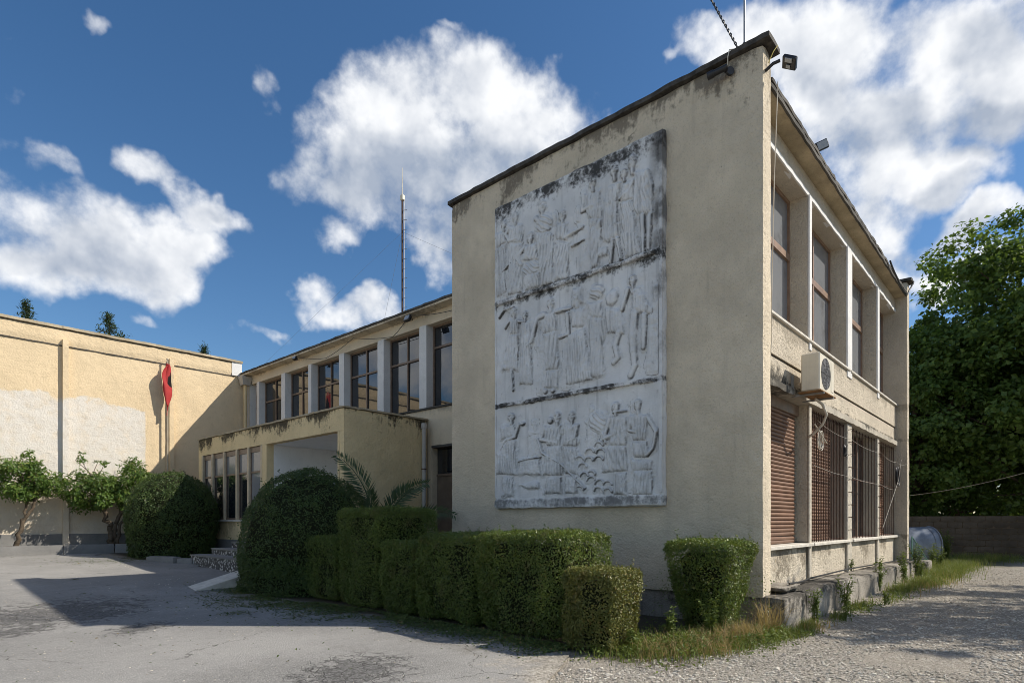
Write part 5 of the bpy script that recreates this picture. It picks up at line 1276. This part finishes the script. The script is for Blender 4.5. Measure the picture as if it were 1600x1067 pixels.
big_tree('tall dense tree rising behind the block wall beyond the tank', (27.0, -3.3, 0), 15.8, (6.0, 6.6, 7.4), 540, 760, 120, 0.23, 0.80, low=0.10)
big_tree('dark tree close behind the far end of the end block', (24.8, 1.8, 0), 10.5, (3.2, 3.2, 5.0), 541, 330, 110, 0.19, 0.6, low=0.05)
big_tree('spreading dark tree behind the tall dense one, over the wall', (31.5, 0.5, 0), 10.5, (5.0, 5.0, 5.4), 542, 230, 100, 0.24, 0.8, low=0.05)
big_tree('roadside tree that throws its shade over the gravel', (7.4, -8.3, 0), 8.4, (2.3, 2.6, 2.5), 543, 120, 70, 0.17, 0.45, low=0.3, trunk_r=0.16)
big_tree('second roadside tree that shades the far gravel', (12.2, -9.6, 0), 9.6, (2.8, 2.6, 2.8), 544, 130, 70, 0.17, 0.5, low=0.3, trunk_r=0.16)
for i, (p, h, w, lab) in enumerate((((1.1, 36.0, 0), 12.9, 3.0, 'conifer top showing over the hall roof near its middle'), ((-2.2, 38.0, 0), 13.2, 1.3, 'conifer top showing over the hall roof at its far end'), ((6.5, 37.0, 0), 12.5, 0.6, 'small conifer tip over the hall roof near the wing'))):
    t = thing('conifer_tree', lab, 'tree', p); r = np.random.default_rng(560 + i); m = MB().tube([(0, 0, 0), (0, 0, h)], [0.2, 0.02], 7); P = []
    for k in range(46):
        z = h * (0.45 + 0.55 * k / 45); a = r.uniform(0, 6.28); L = w * (1.02 - (k / 46) ** 1.4) * r.uniform(0.6, 1.15)
        e = (L * math.cos(a), L * math.sin(a), z + r.uniform(-0.1, 0.35) * L); m.tube([(0, 0, z), e], [0.03, 0.008], 5)
        s = r.random(90)[:, None]; q = np.array([0, 0, z]) * (1 - s) + np.array(e) * s; P.append(q + r.normal(0, 0.10, q.shape) * (0.4 + 1.0 * s))
    m.build('trunk', M['bark'], t); P = np.concatenate(P); leaf_obj('crown', P, np.tile([0, 0, 1.0], (len(P), 1)), 0.20, M['conifer'], t, 570 + i, spread=1.0, width=0.22)

# ------------------------------------------------------------------ boundary wall, tank, leaning mesh
bw = thing('boundary_wall', 'low boundary wall of grey blocks under the trees', 'wall', (22.5, 0, 0))
M['block'] = plaster('wall_block', (0.105, 0.088, 0.07), grain=40, gdep=0.01, blotch=0.35, streak=0.3)
bl = []
for s in range(3):
    o = rough_box('block', M['block'], bw, 0, 0.20, 0.006, 0.494, 0.006, 0.244, 0.12, 0.008, 0.012, 180 + s); bl.append(o.data); bpy.data.objects.remove(o)
for c in range(7):
    for k in range(26):
        o = link('block', bl[(c * 5 + k * 3) % 3], None, bw); o.location = (rnd.uniform(-0.008, 0.008), -7.5 + 0.5 * k + (0.25 if c % 2 else 0), 0.25 * c - 0.05)
box('mortar_core', M['soil'], bw, 0.02, 0.18, -7.6, 5.7, -0.2, 1.69)
tk = thing('metal_tank', 'grey-blue metal tank lying in the weeds by the far end wall', 'tank', (16.35, 0.55, 0))
M['tank'] = simple('tank_metal', (0.20, 0.23, 0.28), 0.5, 0.5, metal=0.25, var=0.25, vscale=4, streak=0.2)
ax = Vector((math.sin(R(HEADING)), -math.cos(R(HEADING)), 0)); fw = Vector((math.cos(R(HEADING)), math.sin(R(HEADING)), 0))
prof = [(-1.5, 0.30), (-1.42, 0.50), (-1.25, 0.63), (0.42, 0.66), (0.50, 0.66), (0.56, 0.62), (0.60, 0.50), (0.62, 0.0)]
m = MB(); n = 36; v = []; f = []
for s, r_ in prof:
    for k in range(n):
        th = 2 * math.pi * k / n; v.append(tuple(ax * s + fw * (r_ * math.cos(th)) + Vector((0, 0, 0.62 + r_ * math.sin(th)))))
for i in range(len(prof) - 1):
    for k in range(n): f.append((i * n + k, i * n + (k + 1) % n, (i + 1) * n + (k + 1) % n, (i + 1) * n + k))
m.add(v, f, True); m.build('shell', M['tank'], tk)
MB().tube([tuple(ax * 0.50 + fw * (0.672 * math.cos(t)) + Vector((0, 0, 0.62 + 0.672 * math.sin(t)))) for t in np.linspace(0, 2 * math.pi, 37)], 0.022, 6, cap=False).build('rim', M['tank'], tk)
for s in (-0.9, 0.3): MB().tube([tuple(ax * s + fw * (0.667 * math.cos(t)) + Vector((0, 0, 0.62 + 0.667 * math.sin(t)))) for t in np.linspace(0, 2 * math.pi, 37)], 0.008, 5, cap=False).build('seam', M['tank'], tk)
ms = thing('mesh_panel', 'green wire mesh panel leaning against the far end wall', 'mesh panel', (12.6, -0.25, 0.0))
M['green'] = simple('green_wire', (0.10, 0.21, 0.17), 0.5, 0.4)
A, B, Cc = Vector((-0.9, 0.2, 1.05)), Vector((0.35, -0.12, 0.12)), Vector((-0.9, 0.2, 0.3))
MB().tube([A, B], 0.016, 6).tube([B, Cc], 0.016, 6).tube([Cc, A], 0.016, 6).build('edge_tube', M['green'], ms)
mw = MB()
for k in range(1, 12):
    t = k / 12; mw.tube([Cc.lerp(A, t), B.lerp(A, t)], 0.004, 4); mw.tube([Cc.lerp(A, t), Cc.lerp(B, t)], 0.004, 4)
mw.build('wire_mesh', M['green'], ms)

# ------------------------------------------------------------------ gravel, weeds, grass, clippings
def gravel(n, seed):
    r = np.random.default_rng(seed)
    cxy = np.array([-8.602, -3.006])
    d = 3.2 + 15.5 * r.random(n) ** 1.9; az = R(HEADING) + np.arctan((r.uniform(-0.06, 0.90, n)) * -1)
    x = cxy[0] + d * np.cos(az) / np.cos(az - R(HEADING)); y = cxy[1] + d * np.sin(az) / np.cos(az - R(HEADING))
    edge = asphalt_edge(y); P = np.stack([x, y, 0 * x], 1)
    k = (x > edge + 0.15 - r.exponential(0.42, n)) & (y < np.where(x < 0.0, 0.55 + 0.8 * vnoise(P, 1.5, 2), -0.33)) & ~((x > -0.1) & (y > -0.34))
    k &= vnoise(P, 0.8, 5) + 0.5 * vnoise(P, 2.6, 6) > -0.45 - 0.3 * r.random(len(P))
    P = P[k]
    # grit strewn over the asphalt
    q = np.stack([r.uniform(-11, -3, 9000), r.uniform(-1, 15, 9000), np.zeros(9000)], 1); q = q[(q[:, 0] < asphalt_edge(q[:, 1]) - 0.05) & (r.random(9000) < 0.25 + 0.5 * vnoise(q, 0.9, 15))]
    ng = len(q); P = np.concatenate([P, q]); n = len(P); P[:, 2] = np.where(np.arange(n) < n - ng, ground_z(P[:, 0], P[:, 1]) + 0.004, gz(P[:, 0], P[:, 1]) + 0.002)
    ico = np.array([(0, 0, 1), (.894, 0, .447), (.276, .851, .447), (-.724, .526, .447), (-.724, -.526, .447), (.276, -.851, .447), (.724, .526, -.447), (-.276, .851, -.447), (-.894, 0, -.447), (-.276, -.851, -.447), (.724, -.526, -.447), (0, 0, -1)])
    fc = np.array([(0, 1, 2), (0, 2, 3), (0, 3, 4), (0, 4, 5), (0, 5, 1), (1, 6, 2), (2, 7, 3), (3, 8, 4), (4, 9, 5), (5, 10, 1), (6, 7, 2), (7, 8, 3), (8, 9, 4), (9, 10, 5), (10, 6, 1), (11, 7, 6), (11, 8, 7), (11, 9, 8), (11, 10, 9), (11, 6, 10)])
    s = np.exp(r.normal(-4.75, 0.45, n)); s = np.clip(s, 0.004, 0.032); s = np.where(np.arange(n) >= n - ng, np.minimum(s * 0.7, 0.012), s); s = np.where((P[:, 0] < asphalt_edge(P[:, 1])) & (P[:, 2] < gz(P[:, 0], P[:, 1])), s + 0.004, s)
    A = r.uniform(0, 6.28, n); sc = np.stack([r.uniform(0.8, 1.5, n), r.uniform(0.6, 1.0, n), r.uniform(0.4, 0.75, n)], 1)
    V = ico[None] * (1 + 0.22 * r.uniform(-1, 1, (n, 12, 1))) * sc[:, None] * s[:, None, None]
    ca, sa = np.cos(A)[:, None], np.sin(A)[:, None]
    V = np.stack([V[..., 0] * ca - V[..., 1] * sa, V[..., 0] * sa + V[..., 1] * ca, V[..., 2]], -1) + P[:, None]
    F = (fc[None] + 12 * np.arange(n)[:, None, None]).reshape(-1, 3)
    m, g, p = new_mat('gravel_stone', 0.92, 0.2)
    ge = g.node('ShaderNodeNewGeometry'); c = g.mix(ge.outputs['Random Per Island'], (0.27, 0.24, 0.195), (0.66, 0.61, 0.525))
    c = g.mix(g.mapr(g.noise(ge.outputs['Position'], 0.9, 4), 0.45, 0.7, 0, 0.4), c, (0.26, 0.225, 0.175)); g.put(c, p.inputs['Base Color'])
    tag(link('gravel', np_mesh('gravel', V.reshape(-1, 3), F), m), kind='stuff', label='loose pale gravel strewn over the drive')
gravel(85000, 700)

def blades(P, h, r, lean=0.75, w=0.004):
    n = len(P); a = r.uniform(0, 6.28, n); H = h * r.uniform(0.5, 1.3, n); l = lean * r.uniform(0.2, 1.3, n)
    d = np.stack([np.cos(a), np.sin(a), 0 * a], 1); s = np.stack([-np.sin(a), np.cos(a), 0 * a], 1) * (w * (0.6 + 0.8 * r.random(n)))[:, None]
    up = np.array([0, 0, 1.0])
    p0 = P; p1 = P + d * (H * l * 0.35)[:, None] + up * (H * 0.6)[:, None]; p2 = P + d * (H * l)[:, None] + up * (H * np.sqrt(np.clip(1 - l * l * 0.5, 0.3, 1)))[:, None]
    V = np.stack([p0 - s, p0 + s, p1 + s * 0.7, p1 - s * 0.7, p2], 1)
    q = 5 * np.arange(n)[:, None]
    T = np.concatenate([q + np.array([[0, 1, 2]]), q + np.array([[0, 2, 3]]), q + np.array([[3, 2, 4]])])
    return V.reshape(-1, 3), T
def grass_patch(name, label, spots, mat, seed):
    """spots: (x, y, rx, ry, count, height)"""
    r = np.random.default_rng(seed); Vs = []; Fs = []; b = 0
    for x, y, rx, ry, n, h in spots:
        P = np.stack([x + rx * r.normal(0, 0.5, n), y + ry * r.normal(0, 0.5, n), np.zeros(n)], 1)
        P = P[vnoise(P, 3.2, seed) + 0.6 * r.random(len(P)) > 0.15]
        P[:, 2] = ground_z(P[:, 0], P[:, 1]) - 0.01
        V, F = blades(P, h, r); Vs.append(V); Fs.append(F + b); b += len(V)
    return tag(link(name, np_mesh(name, np.concatenate(Vs), np.concatenate(Fs)), mat), label, kind='stuff')
grass_patch('grass', 'tufty green grass at the foot of the hedges and footing',
    [(-1.9, 0.35, 0.7, 0.45, 1300, 0.20), (-2.5, 0.60, 0.5, 0.5, 900, 0.16), (-1.2, -0.10, 0.8, 0.30, 1100, 0.17), (-0.35, -0.42, 0.5, 0.20, 700, 0.13), (0.45, -0.45, 0.35, 0.12, 420, 0.15), (1.7, -0.50, 0.4, 0.14, 260, 0.12), (3.2, -0.50, 0.6, 0.16, 380, 0.14),
     (4.6, -0.70, 0.6, 0.2, 520, 0.16), (6.6, -0.62, 0.8, 0.26, 900, 0.18), (8.6, -0.75, 1.2, 0.36, 1700, 0.22), (11.0, -0.85, 1.5, 0.5, 2400, 0.28), (13.5, -0.7, 1.6, 0.7, 2400, 0.33), (16.5, -0.6, 1.8, 0.7, 1800, 0.28), (20.5, -1.0, 2.0, 1.2, 3000, 0.30), (20.8, -4.0, 1.2, 2.2, 2400, 0.25), (-3.0, 1.9, 0.2, 1.2, 420, 0.08), (-5.2, 20.3, 2.5, 0.5, 900, 0.10)], M['grass'], 720)
grass_patch('dry_grass', 'straw-coloured dry grass by the wall corner and hedge feet',
    [(-0.95, -0.10, 0.45, 0.30, 800, 0.26), (-0.25, -0.18, 0.20, 0.14, 260, 0.46), (-1.55, 0.05, 0.5, 0.25, 600, 0.24), (-2.3, 0.30, 0.45, 0.3, 520, 0.20), (-1.9, -0.1, 0.5, 0.25, 320, 0.18), (0.4, -0.6, 0.5, 0.2, 120, 0.16), (8.5, -0.9, 2.5, 0.4, 400, 0.20)], M['dry_grass'], 721)

def weed(label, x, y, h, seed, leaf=0.055, stems=7):
    t = thing('weed_plant', label, 'plant', (x, y, gzf(x, y) - 0.01 + (0.0)), 0, 'weeds along the footing'); r = np.random.default_rng(seed); m = MB(); P = []; N = []
    for k in range(stems):
        a = r.uniform(0, 6.28); L = h * r.uniform(0.55, 1.05); b = np.array([math.cos(a), math.sin(a), 0]) * r.uniform(0.03, 0.24) * h; e = b + np.array([0, 0, L])
        s0 = np.array([r.normal(0, 0.03), r.normal(0, 0.03), 0]); m.tube([tuple(s0), tuple((s0 + e) / 2 - b * 0.2), tuple(e)], [0.006, 0.005, 0.003], 5)
        n = int(20 * L / 0.3); tt = r.uniform(0.15, 1.02, n)[:, None]; q = s0 + (e - s0) * tt; an = r.uniform(0, 6.28, n)
        o = np.stack([np.cos(an), np.sin(an), 0.5 + 0 * an], 1); P.append(q + o * 0.012); N.append(np.array([0, 0, 1.0]) + 0.5 * o)
    m.build('stem', M['weed_leaf'], t); leaf_obj('leaf_spray', np.concatenate(P), np.concatenate(N), leaf, M['weed_leaf'], t, seed + 1, spread=0.5, width=0.42)
    return t
for i, (x, y, h, lab) in enumerate(((0.95, -0.42, 0.50, 'upright leafy weed against the first joint of the footing'), (2.75, -0.40, 0.62, 'tall leafy weed against the stained middle of the footing'), (6.3, -0.25, 0.68, 'tall leafy weed before the orange-stained footing block'),
        (8.6, -0.35, 0.70, 'bushy yellow-green weed near the far end of the footing'), (9.5, -0.55, 0.52, 'wide bright weed spilling from the far footing'), (10.8, -0.3, 0.85, 'dark leafy weed at the foot of the far end wall'), (5.9, 0.2, 0.25, 'small weed growing on top of the footing'),
        (1.45, -0.72, 0.26, 'low broad weed on the gravel near the first footing joint'), (3.9, -0.8, 0.26, 'low spreading weed on the gravel before the footing'), (13.3, -0.5, 0.7, 'leafy weed standing beside the mesh panel'), (14.6, -0.2, 0.75, 'leafy weed standing before the metal tank'), (17.2, -0.3, 1.15, 'tall weed with pale tips behind the end of the tank'), (15.8, 1.0, 1.75, 'thin flowering weed rising above the tank'))):
    w = weed(lab, x, y, h, 740 + i * 2, 0.05 if h < 0.6 else 0.065, 6 + int(h * 8))
    if i == 6: w.location.z = 0.42
for i, (x, y, h, lab) in enumerate(((-1.45, 0.15, 0.55, 'green weed under the tapering flat-topped hedge'), (-1.75, 0.5, 0.42, 'green weed at the foot of the yellowing hedge'), (-2.55, 0.6, 0.25, 'low weed at the drive edge by the yellowing hedge'))):
    weed(lab, x, y, h, 790 + i * 2, 0.055, 12)

def ground_cover():
    r = np.random.default_rng(830); P = []
    for x, y, rx, ry, n, h in ((-1.9, 0.3, 0.9, 0.45, 4200, 0.20), (-2.6, 0.6, 0.6, 0.6, 2400, 0.12), (-1.0, -0.25, 0.9, 0.32, 3000, 0.14), (0.1, -0.55, 0.7, 0.18, 700, 0.08), (2.6, -0.62, 1.6, 0.2, 900, 0.08), (5.6, -0.7, 1.6, 0.3, 1500, 0.12), (9.0, -0.7, 1.8, 0.4, 2600, 0.18), (12.5, -0.7, 1.8, 0.6, 3000, 0.24), (15.5, -0.4, 1.8, 0.8, 2400, 0.25), (20.5, -2.5, 1.5, 3.0, 3600, 0.25)):
        q = np.stack([x + rx * r.normal(0, 0.5, n), y + ry * r.normal(0, 0.5, n), np.zeros(n)], 1); q = q[vnoise(q, 3.0, 12) + 0.5 * vnoise(q, 8.0, 13) + 0.4 * r.random(n) > 0.15]
        q[:, 2] = ground_z(q[:, 0], q[:, 1]) + h * r.random(len(q)) ** 1.5; P.append(q)
    P = np.concatenate(P); o = leaf_obj('ground_weeds', P, np.tile([0, 0, 1.0], (len(P), 1)), 0.042, M['weed_leaf'], None, 831, spread=0.6)
    tag(o, 'matted low green weeds creeping over the gravel edge', kind='stuff')
ground_cover()
def litter():
    r = np.random.default_rng(801); P = []
    for k in range(26000):
        y = r.uniform(1.2, 11.0); e = float(asphalt_edge(y)) - (0.15 if y < 7 else 0.35); x = e + 0.45 - abs(r.normal(0, 0.55 if y > 5 else 0.32)); P.append((x, y))
    for cx, cy, s, n in ((-4.4, 6.8, 0.16, 260), (-4.1, 7.3, 0.06, 60), (-3.9, 5.7, 0.14, 120), (-5.0, 9.0, 0.05, 40), (-5.7, 10.5, 0.05, 40), (-3.6, 16.6, 0.6, 900), (-4.6, 19.2, 1.2, 200), (-5.3, 12.8, 0.04, 30), (-4.9, 5.2, 1.6, 120), (-5.5, 7.5, 2.2, 160)):
        for k in range(n): P.append((cx + r.normal(0, s), cy + r.normal(0, s)))
    P = np.array(P); Q = np.stack([P[:, 0], P[:, 1], gz(P[:, 0], P[:, 1]) + 0.006], 1); Q = Q[vnoise(Q, 2.5, 8) + 0.7 * r.random(len(Q)) > 0.05]
    o = leaf_obj('fallen_clippings', Q, np.tile([0, 0, 1.0], (len(Q), 1)), 0.040, M['litter'], None, 802, spread=0.35)
    tag(o, 'green leaf clippings scattered on the asphalt around the hedges', kind='stuff')
litter()
